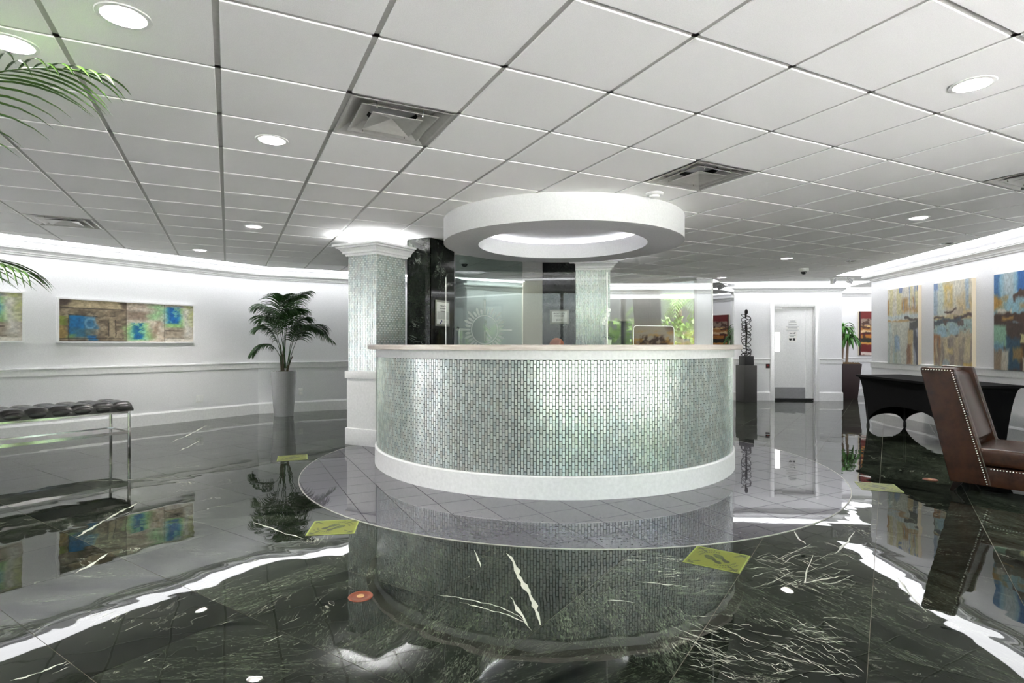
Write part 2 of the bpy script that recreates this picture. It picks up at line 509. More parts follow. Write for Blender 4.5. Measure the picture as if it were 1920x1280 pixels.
# value noise for the painted surfaces
def vnoise(u, v, fx, fy, seed=0):
    g = np.random.default_rng(seed).random((64, 64))
    x, y = u * fx, v * fy
    i, j = np.floor(x).astype(int), np.floor(y).astype(int)
    a, b = x - i, y - j
    a, b = a * a * (3 - 2 * a), b * b * (3 - 2 * b)
    G = lambda p, q: g[p % 64, q % 64]
    return (G(i, j) * (1 - a) + G(i + 1, j) * a) * (1 - b) + (G(i, j + 1) * (1 - a) + G(i + 1, j + 1) * a) * b
def fbm(u, v, fx, fy, seed=0, o=4):
    t, w, s = 0, 0.5, 0
    for k in range(o):
        t = t + w * vnoise(u, v, fx * 2 ** k, fy * 2 ** k, seed + k); s += w; w *= 0.55
    return t / s
class Paint:
    def __init__(s, u, v, base):
        s.u, s.v = u, v
        s.c = np.ones(u.shape + (3,)) * np.array(base, float)
    def lay(s, m, col, op=1.0):
        m = np.clip(m * op, 0, 1)[..., None]
        s.c = s.c * (1 - m) + np.array(col, float) * m
    def rect(s, x0, x1, y0, y1, col, op=1.0, soft=0.02, wob=0.03, seed=1, f=6):
        du = (fbm(s.u, s.v, f, f, seed) - 0.5) * 2 * wob; dv = (fbm(s.u, s.v, f, f, seed + 50) - 0.5) * 2 * wob
        a = np.minimum.reduce([s.u + du - x0, x1 - s.u - du, s.v + dv - y0, y1 - s.v - dv])
        s.lay(np.clip(a / soft + 0.5, 0, 1), col, op)
    def stroke(s, m, col, fx, fy, seed, lo=0.5, hi=0.6, op=1.0):
        n = fbm(s.u, s.v, fx, fy, seed)
        s.lay(np.clip((n - lo) / (hi - lo), 0, 1) * m, col, op)
    def band(s, x0, x1, y0, y1, soft=0.03):
        a = np.minimum.reduce([s.u - x0, x1 - s.u, s.v - y0, y1 - s.v])
        return np.clip(a / soft + 0.5, 0, 1)

# ---------------------------------------------------------------- plan of the room (metres, camera at 0,0 looking +y)
def dirn(a): return Vector((math.cos(math.radians(a)), math.sin(math.radians(a))))
A1, A2, E1, E2 = dirn(116.5), dirn(26.5), dirn(56.5), dirn(146.5)
P0 = (-9.40, 2.35); K = (-4.413, 9.90); E = (-1.46, 11.37)
Ee = (E[0] + A1.x * 2, E[1] + A1.y * 2); B = (-0.92, 11.60); Be = (B[0] + A1.x * 2, B[1] + A1.y * 2)
G = (0.204, 12.16); G2 = (0.26, 12.76)
T1 = (4.83, 12.55); T2 = (4.807, 12.30); T3 = (7.05, 12.16); T4 = (7.13, 13.42); T5 = (9.2, 13.42)
U1 = (9.1, 10.15); U2 = (6.506, 10.30); U3 = (5.760, 2.80); U4 = (5.224, -2.60)
V1 = (-1.2, -2.60); V2 = (-5.0, -2.60); PW = (-7.39, 5.40)
ROOM = [P0, K, E, Ee, Be, B, G, G2, T1, T2, T3, T4, T5, U1, U2, U3, U4, V1, V2]
def inside(x, y, poly=ROOM):
    r = False; n = len(poly)
    for i in range(n):
        (x0, y0), (x1, y1) = poly[i], poly[i - 1]
        if (y0 > y) != (y1 > y) and x < (x1 - x0) * (y - y0) / (y1 - y0) + x0: r = not r
    return r
def near_room(x, y, m=0.45):
    return inside(x, y) or any(inside(x + m * math.cos(k * PI / 4), y + m * math.sin(k * PI / 4)) for k in range(8))

TOPZ = 2.62
def wall(name, a, b, z0=0.0, z1=TOPZ, mat=None):
    d = (Vector(b) - Vector(a)); L = d.length
    mb = MB().box(-0.0, L, 0.0, 0.12, z0, z1)
    return mb.build(name, mat or M_wall, None, kind='structure', loc=(a[0], a[1], 0), rz=math.atan2(d.y, d.x))
wall('wall_left', PW, K); wall('wall_back_left', K, E)
wall('wall_passage_left', E, Ee); wall('wall_passage_back', Ee, Be); wall('wall_passage_right', Be, B)
wall('wall_back', B, G); wall('wall_cream', G, G2, mat=M_cream)
wall('wall_painting_back', G2, T1); wall('wall_return', T1, T2)
wall('wall_recess_left', T3, T4); wall('wall_recess_back', T4, T5); wall('wall_recess_right', T5, U1)
wall('wall_recess_front', U1, U2); wall('wall_right', U2, U3)
wall('wall_front_left', V1, V2); wall('wall_front_corner', V2, P0)
# cream pier in front of the back wall, beside the marble
MB().box(0.225, 1.15, 11.72, 11.86, 0, TOPZ).build('wall_cream_pier', M_cream, None, kind='structure')

# window walls (behind and beside the camera): sill strip, head strip, mullions, panes
def shade_mat():
    m = bpy.data.materials.new('translucent_shade'); m.use_nodes = True
    nt = m.node_tree; nt.nodes.clear()
    o = nt.nodes.new('ShaderNodeOutputMaterial'); t = nt.nodes.new('ShaderNodeBsdfTranslucent'); d = nt.nodes.new('ShaderNodeBsdfDiffuse'); x = nt.nodes.new('ShaderNodeMixShader')
    t.inputs[0].default_value = d.inputs[0].default_value = (0.97, 0.97, 0.97, 1); x.inputs[0].default_value = 0.12
    nt.links.new(t.outputs[0], x.inputs[1]); nt.links.new(d.outputs[0], x.inputs[2]); nt.links.new(x.outputs[0], o.inputs[0])
    return m
M_shade = shade_mat()
def window_wall(idx, a, b, n, side):
    d = Vector(b) - Vector(a); L = d.length; rz = math.atan2(d.y, d.x)
    w = MB().box(0, L, 0, 0.12, 0, 0.10).box(0, L, 0, 0.12, 2.30, TOPZ).build('wall_' + side, M_wall, None, kind='structure', loc=(a[0], a[1], 0), rz=rz)
    r = bpy.data.objects.new('window_%d' % idx, None); C.objects.link(r); r.location = (a[0], a[1], 0); r.rotation_euler = (0, 0, rz); r['kind'] = 'structure'
    fr = MB().box(0, L, 0.03, 0.09, 0.10, 0.15).box(0, L, 0.03, 0.09, 2.25, 2.30).build('frame', M_mull, r)
    for i in range(n + 1):
        x = min(max(L * i / n, 0.03), L - 0.03)
        MB().box(x - 0.03, x + 0.03, 0.02, 0.10, 0.15, 2.25).build('mullion', M_mull, r)
    for i in range(n):
        MB().box(L * i / n + 0.035, L * (i + 1) / n - 0.035, 0.055, 0.063, 0.15, 2.25).build('pane', M_winglass, r)
window_wall(1, U3, U4, 4, 'window_right')
window_wall(2, U4, V1, 4, 'window_front')
window_wall(3, P0, PW, 3, 'window_left')  # out-of-view window added to brighten the ceiling
MB().box(0.04, 3.58, 0.0, 0.002, 0.12, 2.28).build('added_shade', M_shade, bpy.data.objects['window_3'])  # unseen shade added to dim this window's reflection in the desk mosaic

# ---------------------------------------------------------------- floor
floor = MB().prism([(p[0] * 1.03, p[1] * 1.02 - 0.05) for p in ROOM][::-1], -0.06, -0.0016).build('floor', M_groutfloor, None, kind='structure')
SP = 0.585
slab_me = MB().box(-SP / 2 + 0.0015, SP / 2 - 0.001, -SP / 2 + 0.0015, SP / 2 - 0.001, -0.0012, 0.0).mesh('marble_slab')
slab_me.materials.append(M_marble)
DC, DR = (0.53, 5.90), 2.565           # grey disc under the desk
cells = []
for i in range(-30, 40):
    for j in range(-30, 40):
        s1 = 0.2855 + SP * (i + 0.5); s2 = 0.065 + SP * (j + 0.5)
        p = E1 * s1 + E2 * s2
        if not near_room(p.x, p.y): continue
        if math.hypot(p.x - DC[0], p.y - DC[1]) < DR - 0.43: continue
        d = max(p.y, 0.3)
        vis = p.y > 0.9 and abs(p.x / p.y) < 1.12
        cells.append((0 if vis else 1, math.hypot(p.x, p.y), p))
cells.sort(key=lambda c: (c[0], c[1]))
rot_slab = math.radians(56.5)
rest = MB()
for k, (h, dd, p) in enumerate(cells):
    if k < 298:
        o = bpy.data.objects.new('marble_slab', slab_me); C.objects.link(o); o.parent = floor
        o.location = (p.x, p.y, 0); o.rotation_euler = (0, 0, rot_slab + (PI / 2) * random.randint(0, 3))
    else:
        q = SP / 2 - 0.001
        cs = [p + E1 * a * q + E2 * b * q for a, b in ((-1, -1), (1, -1), (1, 1), (-1, 1))]
        rest.prism([(c.x, c.y) for c in cs], -0.0012, 0.0)
rest.build('marble_slabs_beyond', M_marble, floor, kind='stuff')

def clip_circle(poly, c, r, n=72):
    """convex polygon clipped by a circle (as an n-gon)"""
    out = poly
    for k in range(n):
        a0 = 2 * PI * (k + 0.5) / n
        nx, ny = math.cos(a0), math.sin(a0)
        lim = r * math.cos(PI / n) * 1.0008
        res = []
        for i in range(len(out)):
            p, q = out[i - 1], out[i]
            dp = (p[0] - c[0]) * nx + (p[1] - c[1]) * ny - lim; dq = (q[0] - c[0]) * nx + (q[1] - c[1]) * ny - lim
            if dp <= 0: 
                if dq > 0: t = dp / (dp - dq); res.append((p[0] + (q[0] - p[0]) * t, p[1] + (q[1] - p[1]) * t))
                else: res.append(q)
            elif dq <= 0:
                t = dp / (dp - dq); res.append((p[0] + (q[0] - p[0]) * t, p[1] + (q[1] - p[1]) * t)); res.append(q)
        out = res
        if len(out) < 3: return []
    return out
TP = 0.285
desk_c = (0.43, 6.26)
MB().prism([(DC[0] + DR * math.cos(2 * PI * k / 72), DC[1] + DR * math.sin(2 * PI * k / 72)) for k in range(72)], -0.0005, 0.0012).build('tile_bed', plain('dark_tile_grout', (34, 32, 34), 0.6, 0, 0.1, 100), floor)
for i in range(-20, 30):
    for j in range(-20, 40):
        u0 = 3.6925 + TP * (i - 8); v0 = 2.945 + TP * (j - 4)
        q = 0.0026
        cs = [A2 * a + A1 * b for a, b in ((u0 + q, v0 + q), (u0 + TP - q, v0 + q), (u0 + TP - q, v0 + TP - q), (u0 + q, v0 + TP - q))]
        ctr = (cs[0] + cs[2]) / 2
        dd = math.hypot(ctr.x - DC[0], ctr.y - DC[1])
        if dd > DR + 0.2 or math.hypot(ctr.x - desk_c[0], ctr.y - desk_c[1]) < 1.62: continue
        poly = [(c.x, c.y) for c in cs]
        if dd > DR - 0.22: poly = clip_circle(poly, DC, DR)
        if len(poly) < 3: continue
        MB().prism(poly, 0.0012, 0.0035).build('floor_tile', M_ftile, floor)
M_vein = plain('pale_vein', (184, 186, 172), 0.25, 0, 0.05, 120)
veins = MB()
def vein(pts, wpx, seed):
    rnd = random.Random(seed); P = []
    for (x0, y0), (x1, y1) in zip(pts[:-1], pts[1:]):
        n = max(2, int(math.hypot(x1 - x0, y1 - y0) / 7))
        for k in range(n):
            t = k / n; P.append((x0 + (x1 - x0) * t + rnd.uniform(-1.6, 1.6), y0 + (y1 - y0) * t + rnd.uniform(-1.0, 1.0)))
    P.append(pts[-1]); m = len(P); Q = [Vector(at_z(*p)) for p in P]; vs = []; fs = []
    for i in range(m):
        t = (Q[min(i + 1, m - 1)] - Q[max(i - 1, 0)]); t = t.normalized() if t.length > 1e-6 else Vector((1, 0))
        e = min(1.0, 4.0 * min(i, m - 1 - i) / m + 0.12)
        w = wpx * Q[i].y / FOC * 0.5 * e * rnd.uniform(0.25, 1.25)
        a, b = Q[i] + Vector((-t.y, t.x)) * w, Q[i] - Vector((-t.y, t.x)) * w
        vs += [(a.x, a.y, 0.0004), (b.x, b.y, 0.0004)]
    for i in range(m - 1): fs.append((2 * i, 2 * i + 1, 2 * i + 3, 2 * i + 2))
    veins.add(vs, fs)
for k, (w, pts) in enumerate(((11, [(948, 1036), (958, 1045), (966, 1062), (974, 1084), (990, 1108), (1003, 1135), (1013, 1172)]), (8, [(958, 1118), (968, 1138), (985, 1165), (997, 1182)]),
        (3, [(815, 1115), (860, 1120), (930, 1135), (965, 1150), (985, 1165)]), (3, [(862, 1128), (905, 1140), (950, 1152), (990, 1168)]), (5, [(890, 1032), (898, 1050), (901, 1064)]), (8, [(143, 1006), (180, 985), (215, 965), (262, 940)]), (8, [(140, 1074), (165, 1062), (203, 1037)]),
        (5, [(475, 980), (505, 988), (535, 1000), (570, 1010)]), (5, [(1490, 995), (1500, 1012), (1511, 1020)]), (5, [(1603, 996), (1590, 1015), (1568, 1036)]), (3, [(1682, 1082), (1710, 1120), (1738, 1148)]), (3, [(1690, 1090), (1716, 1126), (1734, 1146)]),
        (4, [(320, 830), (360, 812), (388, 797)]), (3, [(150, 903), (230, 899), (330, 894)]), (3, [(332, 846), (352, 838), (374, 826)]), (6, [(18, 1277), (70, 1262), (125, 1240)]), (4, [(1525, 1040), (1512, 1075), (1508, 1092), (1565, 1082), (1590, 1078)]), (3, [(1190, 1090), (1240, 1094), (1290, 1100)]), (3, [(1140, 1125), (1165, 1126), (1192, 1130)]))):
    vein(pts, w, k)
rv = random.Random(11)
for k in range(150):
    x, y = rv.uniform(1260, 1600), rv.uniform(1150, 1268); L = rv.uniform(10, 75) * (1.6 if k % 9 == 0 else 1); sl = rv.uniform(-0.05, 0.62)
    if x + L > 1620 or y + L * sl > 1279: continue
    vein([(x, y), (x + L * 0.5, y + L * sl * 0.5 + rv.uniform(-7, 7)), (x + L, y + L * sl)], rv.uniform(0.8, 2.0) * (1.7 if k % 9 == 0 else 1), 100 + k)
for k in range(60):
    x, y = rv.uniform(1400, 1570), rv.uniform(1030, 1105); L = rv.uniform(20, 60); sl = rv.uniform(-0.5, 0.5)
    vein([(x, y), (x + L * 0.5, y + L * sl * 0.5 + rv.uniform(-6, 6)), (x + L, y + L * sl)], rv.uniform(0.7, 1.9), 200 + k)
for k in range(18):
    x, y = rv.uniform(80, 560), rv.uniform(1120, 1265); L = rv.uniform(12, 40)
    vein([(x, y), (x + L, y - L * 0.45)], rv.uniform(1.0, 2.0), 300 + k)
veins.build('marble_vein', M_vein, floor, kind='stuff')
ring = MB().lathe([(DR - 0.001, -0.001), (DR - 0.001, 0.0042), (DR + 0.006, 0.0042), (DR + 0.007, -0.001)], 96, DC[0], DC[1])
ring.build('edge_strip', M_frame, floor, True)

# ---------------------------------------------------------------- ceiling
ceiling = MB().prism([(p[0] * 1.03, p[1] * 1.02 - 0.05) for p in ROOM][::-1], 2.60, 2.70).build('ceiling', M_board, None, kind='structure')
PT = 0.61; U0, V0 = -0.045, 1.824
def uv(x, y): return (x * A2.x + y * A2.y, x * A1.x + y * A1.y)
def xy(u, v): p = A2 * u + A1 * v; return (p.x, p.y)
DIFFUSERS = [(1, 2), (5, 2), (-3, 9), (9, 0)]
def ceil_at(x, y):
    d = (CEIL - EYE) * FOC / (CY - y); return ((x - CX) / FOC * d, d)
LIGHTS = [('round recessed downlight nearest the top left corner of the ceiling, deep reflector', 232, 30, 0),
          ('shining downlight reflector behind the foreground palm frond', 22, 82, 0),
          ('lit downlight between the first square diffuser and the left wall', 510, 262, 0),
          ('small lit downlight above the silver potted palm', 476, 424, 0),
          ('tiny lit downlight close to the left wall above the framed panel', 376, 471, 0),
          ('large downlight in the ceiling above the brown leather chair', 1823, 158, 0),
          ('downlight to the right of the ring, towards the triptych wall', 1722, 408, 0),
          ('small downlight over the pedestal sculpture', 1475, 484, 0),
          ('lit downlight nearest the dome camera by the door', 1352, 520, 0),
          ('small downlight near the right hand wall above the first canvas, switched off', 1775, 456, 0),
          ('flush unlit downlight beside the emergency light heads', 1612, 487, 0)]
holes = {}
for lab, x, y, r in LIGHTS:
    cx, cy = ceil_at(x, y) if y is not None else x; u, v = uv(cx, cy)
    ij = (math.floor((u - U0) / PT), math.floor((v - V0) / PT))
    # keep the can clear of the bars
    fu = min(max((u - U0) / PT - ij[0], 0.24), 0.76); fv = min(max((v - V0) / PT - ij[1], 0.24), 0.76)
    holes[ij] = (lab, fu * PT - PT / 2, fv * PT - PT / 2)
GAP = 0.013
def tile_mesh(hole=None):
    h = PT / 2 - GAP; mb = MB()
    if hole is None:
        mb.add([(-h, -h, 0.012), (h, -h, 0.012), (h, h, 0.012), (-h, h, 0.012),
                (-h, -h, 0.002), (h, -h, 0.002), (h, h, 0.002), (-h, h, 0.002),
                (-h + 0.002, -h + 0.002, 0), (h - 0.002, -h + 0.002, 0), (h - 0.002, h - 0.002, 0), (-h + 0.002, h - 0.002, 0)],
               [(0, 1, 2, 3), (8, 11, 10, 9)] + [(i, (i + 1) % 4, 4 + (i + 1) % 4, 4 + i) for i in range(4)] + [(4 + i, 4 + (i + 1) % 4, 8 + (i + 1) % 4, 8 + i) for i in range(4)])
    else:
        n = 32; cx, cy = hole; R = 0.088
        sq = []
        for k in range(n):
            a = 2 * PI * (k + 0.5) / n; c, s = math.cos(a), math.sin(a)
            t = min(((h if c > 0 else -h) - cx) / c if abs(c) > 1e-6 else 1e9, ((h if s > 0 else -h) - cy) / s if abs(s) > 1e-6 else 1e9)
            sq.append((cx + c * t, cy + s * t))
        # snap the sample nearest each corner onto it
        for co in ((-h, -h), (h, -h), (h, h), (-h, h)):
            k = min(range(n), key=lambda q: (sq[q][0] - co[0]) ** 2 + (sq[q][1] - co[1]) ** 2); sq[k] = co
        ci = [(cx + R * math.cos(2 * PI * (k + 0.5) / n), cy + R * math.sin(2 * PI * (k + 0.5) / n)) for k in range(n)]
        mb.add([(x, y, 0) for x, y in sq] + [(x, y, 0) for x, y in ci] + [(x, y, 0.012) for x, y in sq] + [(x, y, 0.012) for x, y in ci],
               [(k, (k + 1) % n, n + (k + 1) % n, n + k) for k in range(n)] + [(2 * n + k, 3 * n + k, 3 * n + (k + 1) % n, 2 * n + (k + 1) % n) for k in range(n)] +
               [(k, 2 * n + k, 2 * n + (k + 1) % n, (k + 1) % n) for k in range(n)])
    me = mb.mesh('ceiling_tile'); me.materials.append(M_tile)
    return me
tile_me = tile_mesh()
ccell = []
for i in range(-28, 30):
    for j in range(-22, 34):
        x, y = xy(U0 + PT * (i + 0.5), V0 + PT * (j + 0.5))
        if not near_room(x, y, 0.35) or (i, j) in DIFFUSERS: continue
        vis = y > 0.7 and abs(x / y) < 1.0 and y > 2.0 or (i, j) in holes
        ccell.append((0 if vis else 1, math.hypot(x, y), i, j, x, y))
ccell.sort()
rest = MB()
for k, (h, dd, i, j, x, y) in enumerate(ccell):
    if k < 296 or (i, j) in holes:
        me = tile_mesh(holes[(i, j)][1:]) if (i, j) in holes else tile_me
        o = bpy.data.objects.new('ceiling_tile', me); C.objects.link(o); o.parent = ceiling
        o.location = (x, y, CEIL); o.rotation_euler = (0, 0, math.radians(26.5))
    else:
        q = PT / 2 - GAP
        cs = [Vector((x, y)) + A2 * a * q + A1 * b * q for a, b in ((-1, -1), (1, -1), (1, 1), (-1, 1))]
        rest.prism([(c.x, c.y) for c in cs], CEIL, CEIL + 0.012)
rest.build('ceiling_tiles_beyond', M_tile, ceiling, kind='stuff')
for i in range(-28, 30):       # main runners and cross runners, one bar each
    for ax, o0, od in ((A1, A2, U0), (A2, A1, V0)):
        s = od + PT * i
        ts = [t * 0.1 for t in range(-200, 250) if near_room(o0.x * s + ax.x * t * 0.1, o0.y * s + ax.y * t * 0.1, 0.2)]
        if not ts: continue
        p = o0 * s + ax * ts[0]; L = ts[-1] - ts[0]
        if L < 0.3: continue
        MB().box(0, L, -0.016, 0.016, CEIL + 0.0065, CEIL + 0.04).build('grid_bar', M_grid, ceiling, loc=(p.x, p.y, 0), rz=math.atan2(ax.y, ax.x))
# drywall border along the walls, crown mouldings, glowing cove panels, baseboards, chair rails
BORD = [(0.0, CEIL + 0.01), (0.43, CEIL + 0.01), (0.43, CEIL - 0.006), (0.0, CEIL - 0.006)]
CROWN = [(0.0, 2.335), (0.018, 2.335), (0.022, 2.352), (0.040, 2.358), (0.044, 2.372), (0.066, 2.392), (0.088, 2.400), (0.092, 2.414), (0.115, 2.420), (0.118, 2.440), (0.108, 2.440), (0.104, 2.405), (0.0, 2.405)]
RAIL = [(0.0, 0.79), (0.012, 0.79), (0.014, 0.80), (0.014, 0.875), (0.026, 0.880), (0.026, 0.897), (0.0, 0.900)]
BASE = [(0.0, 0.0), (0.018, 0.0), (0.018, 0.165), (0.008, 0.19), (0.0, 0.19)]
RUNS = [[P0, K, E], [Be, B, G], [G2, T1, T2, T3, T4, T5, U1, U2, U3, U4, V1, V2, P0]]
trim_no = 1
for run in RUNS:
    sweep(MB(), BORD, run).build('ceiling_border', M_board, ceiling)
    sweep(MB(), CROWN, run).build('trim_%d' % trim_no, M_trim, None, kind='structure'); trim_no += 1
DOOR_X = [on_line(x, T2, -3.5) for x in (1444, 1451, 1528, 1535)]
BRUNS = [('left', [PW, K, E]), ('back', [Be, B, G]), ('back_right', [G2, T1, T2, DOOR_X[0]]), ('door_side', [DOOR_X[3], T3, T4, T5]), ('right', [U1, U2, U3])]
for nm, run in BRUNS:
    sweep(MB(), BASE, run).build('baseboard_' + nm, M_trim, None, kind='structure')
    sweep(MB(), RAIL, run).build('trim_%d' % trim_no, M_trim, None, kind='structure'); trim_no += 1
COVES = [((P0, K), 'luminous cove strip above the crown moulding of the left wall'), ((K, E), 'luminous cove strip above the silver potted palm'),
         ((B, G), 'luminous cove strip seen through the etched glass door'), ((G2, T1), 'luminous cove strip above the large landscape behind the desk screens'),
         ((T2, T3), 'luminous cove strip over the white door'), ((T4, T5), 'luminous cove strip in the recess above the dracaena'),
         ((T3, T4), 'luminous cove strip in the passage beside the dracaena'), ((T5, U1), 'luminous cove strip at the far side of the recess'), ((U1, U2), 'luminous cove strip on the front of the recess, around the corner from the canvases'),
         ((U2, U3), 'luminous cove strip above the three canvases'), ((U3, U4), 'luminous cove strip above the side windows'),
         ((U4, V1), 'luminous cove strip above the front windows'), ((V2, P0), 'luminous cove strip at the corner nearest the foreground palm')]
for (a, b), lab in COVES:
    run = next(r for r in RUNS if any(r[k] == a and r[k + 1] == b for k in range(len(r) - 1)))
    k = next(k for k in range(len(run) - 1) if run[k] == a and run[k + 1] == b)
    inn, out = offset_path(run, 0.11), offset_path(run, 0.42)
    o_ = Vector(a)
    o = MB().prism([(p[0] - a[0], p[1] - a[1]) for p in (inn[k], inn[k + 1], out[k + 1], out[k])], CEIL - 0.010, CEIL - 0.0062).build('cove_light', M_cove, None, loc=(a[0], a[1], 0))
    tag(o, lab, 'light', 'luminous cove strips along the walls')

# ---------------------------------------------------------------- mosaic builder
def mosaic(name, faces, parent, z0, z1, tw=0.0247, th=0.054, g=0.0034, up=0.006):
    """faces: list of functions s,z,depth -> xyz with length L; running-bond tall tiles, one joined mesh, tint per tile"""
    vs, fs, cols = [], [], []
    for fn, L in faces:
        n = max(1, round(L / tw)); w = L / n
        for i in range(n):
            off = (i % 2) * th / 2 - th / 2 * 0
            z = z0 - (th / 2 if i % 2 else 0)
            while z < z1 - 0.004:
                a, b = max(z + g / 2, z0), min(z + th - g / 2, z1)
                z += th
                if b - a < 0.006: continue
                s0, s1 = i * w + g / 2, (i + 1) * w - g / 2
                k = len(vs)
                t = RNG.normal(0, 0.00035, 4)
                vs += [fn(s0, a, 0), fn(s1, a, 0), fn(s1, b, 0), fn(s0, b, 0)]
                e = 0.0012
                vs += [fn(s0 + e, a + e, up + t[0]), fn(s1 - e, a + e, up + t[1]), fn(s1 - e, b - e, up + t[2]), fn(s0 + e, b - e, up + t[3])]
                fs += [(k + 4, k + 5, k + 6, k + 7), (k, k + 1, k + 5, k + 4), (k + 1, k + 2, k + 6, k + 5), (k + 2, k + 3, k + 7, k + 6), (k + 3, k, k + 4, k + 7)]
                r = RNG.random(); q = RNG.random()
                c = np.array([0.62, 0.665, 0.64]) * (0.78 + 0.35 * r) + np.array([0.03, 0.0, -0.02]) * (q - 0.5) * 2
                cols += [(*np.clip(c, 0, 0.95), 1.0)] * 8
    me = bpy.data.meshes.new(name); me.from_pydata(vs, [], fs)
    at = me.color_attributes.new('Col', 'FLOAT_COLOR', 'POINT')
    at.data.foreach_set('color', np.array(cols, np.float32).ravel())
    return finish(name, me, M_mosaic, parent, kind='stuff')

# ---------------------------------------------------------------- reception desk
desk = thing('reception_desk', 'round reception desk clad in silver green glass mosaic with pale stone counter', 'desk', (desk_c[0], desk_c[1], 0.0035))
AX = math.radians(-63.5); HALF = math.radians(117)
a0, a1 = AX - HALF, AX + HALF
MB().lathe([(1.70, 0.0), (1.858, 0.0), (1.858, 1.15), (1.70, 1.15), (1.70, 0.0)], 120, 0, 0, a0, a1).build('body', M_grout, desk, True)
MB().lathe([(1.855, 0.0), (1.885, 0.0), (1.885, 0.170), (1.876, 0.181), (1.855, 0.181), (1.855, 0.0)], 140, 0, 0, a0, a1).build('baseboard', M_trim, desk, True)
MB().lathe([(1.855, 1.078), (1.880, 1.078), (1.880, 1.152), (1.855, 1.152), (1.855, 1.078)], 140, 0, 0, a0, a1).build('trim_band', M_trim, desk, True)
RT = 1.859
mosaic('mosaic_cladding', [(lambda s, z, dp: ((RT + dp) * math.cos(a0 + s / RT), (RT + dp) * math.sin(a0 + s / RT), z), (a1 - a0) * RT)], desk, 0.182, 1.077)
MB().lathe([(1.42, 1.152), (1.952, 1.152), (1.958, 1.156), (1.958, 1.190), (1.952, 1.196), (1.42, 1.196), (1.42, 1.152)], 140, 0, 0, a0 - 0.02, a1 + 0.02).build('countertop', M_counter, desk, True)
MB().lathe([(1.10, 0.72), (1.70, 0.72), (1.70, 0.75), (1.10, 0.75), (1.10, 0.72)], 90, 0, 0, a0, a1).build('work_surface', M_wood, desk, True)

# glass screens standing on the counter
CT = 1.1995
def screen(name, a, b, h, lab, slot=None):
    d = Vector(b) - Vector(a); L = d.length
    t = thing(name, lab, 'glass screen', (a[0], a[1], CT), math.atan2(d.y, d.x), 'clear glass screens on the reception counter')
    if slot is None:
        R = 0.035; pts = [(0.002, 0), (L - 0.002, 0)] + [(L - 0.002, h)] + [(0.002 + R - R * math.sin(q * PI / 8), h - R + R * math.cos(q * PI / 8)) for q in range(5)]
        MB().slab_xz(pts, -0.003, 0.003).build('pane', M_glass, t)
    else:
        x0, x1, zt = slot
        mb = MB()
        R = 0.03
        arcL = [(x0 + R - R * math.cos(q * PI / 8), zt - R + R * math.sin(q * PI / 8)) for q in range(5)]
        arcR = [(x1 - R + R * math.sin(q * PI / 8), zt - R + R * math.cos(q * PI / 8)) for q in range(5)]
        pts = [(0.002, 0), (x0, 0)] + arcL + arcR + [(x1, 0), (L - 0.002, 0), (L - 0.002, h), (0.002, h)]
        mb.slab_xz(pts, -0.003, 0.003)
        mb.build('pane', M_glass, t)
        e = [(x0, 0.0, 0.0)] + [(x, 0, z) for x, z in arcL + arcR] + [(x1, 0, 0)]
        MB().tube(e, 0.0035, 6).build('slot_edge', M_plate, t)
    MB().box(-0.001, 0.003, -0.0035, 0.0035, 0, h - (0.035 if slot is None else 0)).build('polished_edge', M_plate, t)
    MB().box(L - 0.003, L + 0.001, -0.0035, 0.0035, 0, h).build('polished_edge', M_plate, t)
    return t
SA, SB, SC, SD = (-0.53, 4.555), (0.75, 4.50), (1.73, 4.915), (2.33, 5.98)
screen('glass_screen', SA, SB, 0.575, 'wide clear glass screen on the counter in front of the etched door')
slot0 = on_line(1187, SB, math.degrees(math.atan2(SC[1] - SB[1], SC[0] - SB[0]))); slot1 = on_line(1263, SB, math.degrees(math.atan2(SC[1] - SB[1], SC[0] - SB[0])))
screen('glass_screen', (SB[0] + 0.004, SB[1] + 0.002), SC, 0.575, 'glass screen with a rounded pass-through slot at its foot',
       (math.hypot(slot0[0] - SB[0], slot0[1] - SB[1]), math.hypot(slot1[0] - SB[0], slot1[1] - SB[1]), 0.155))
screen('glass_screen', (SC[0] + 0.004, SC[1] + 0.006), SD, 0.575, 'end glass screen turned back along the counter nearest the pedestal sculpture')

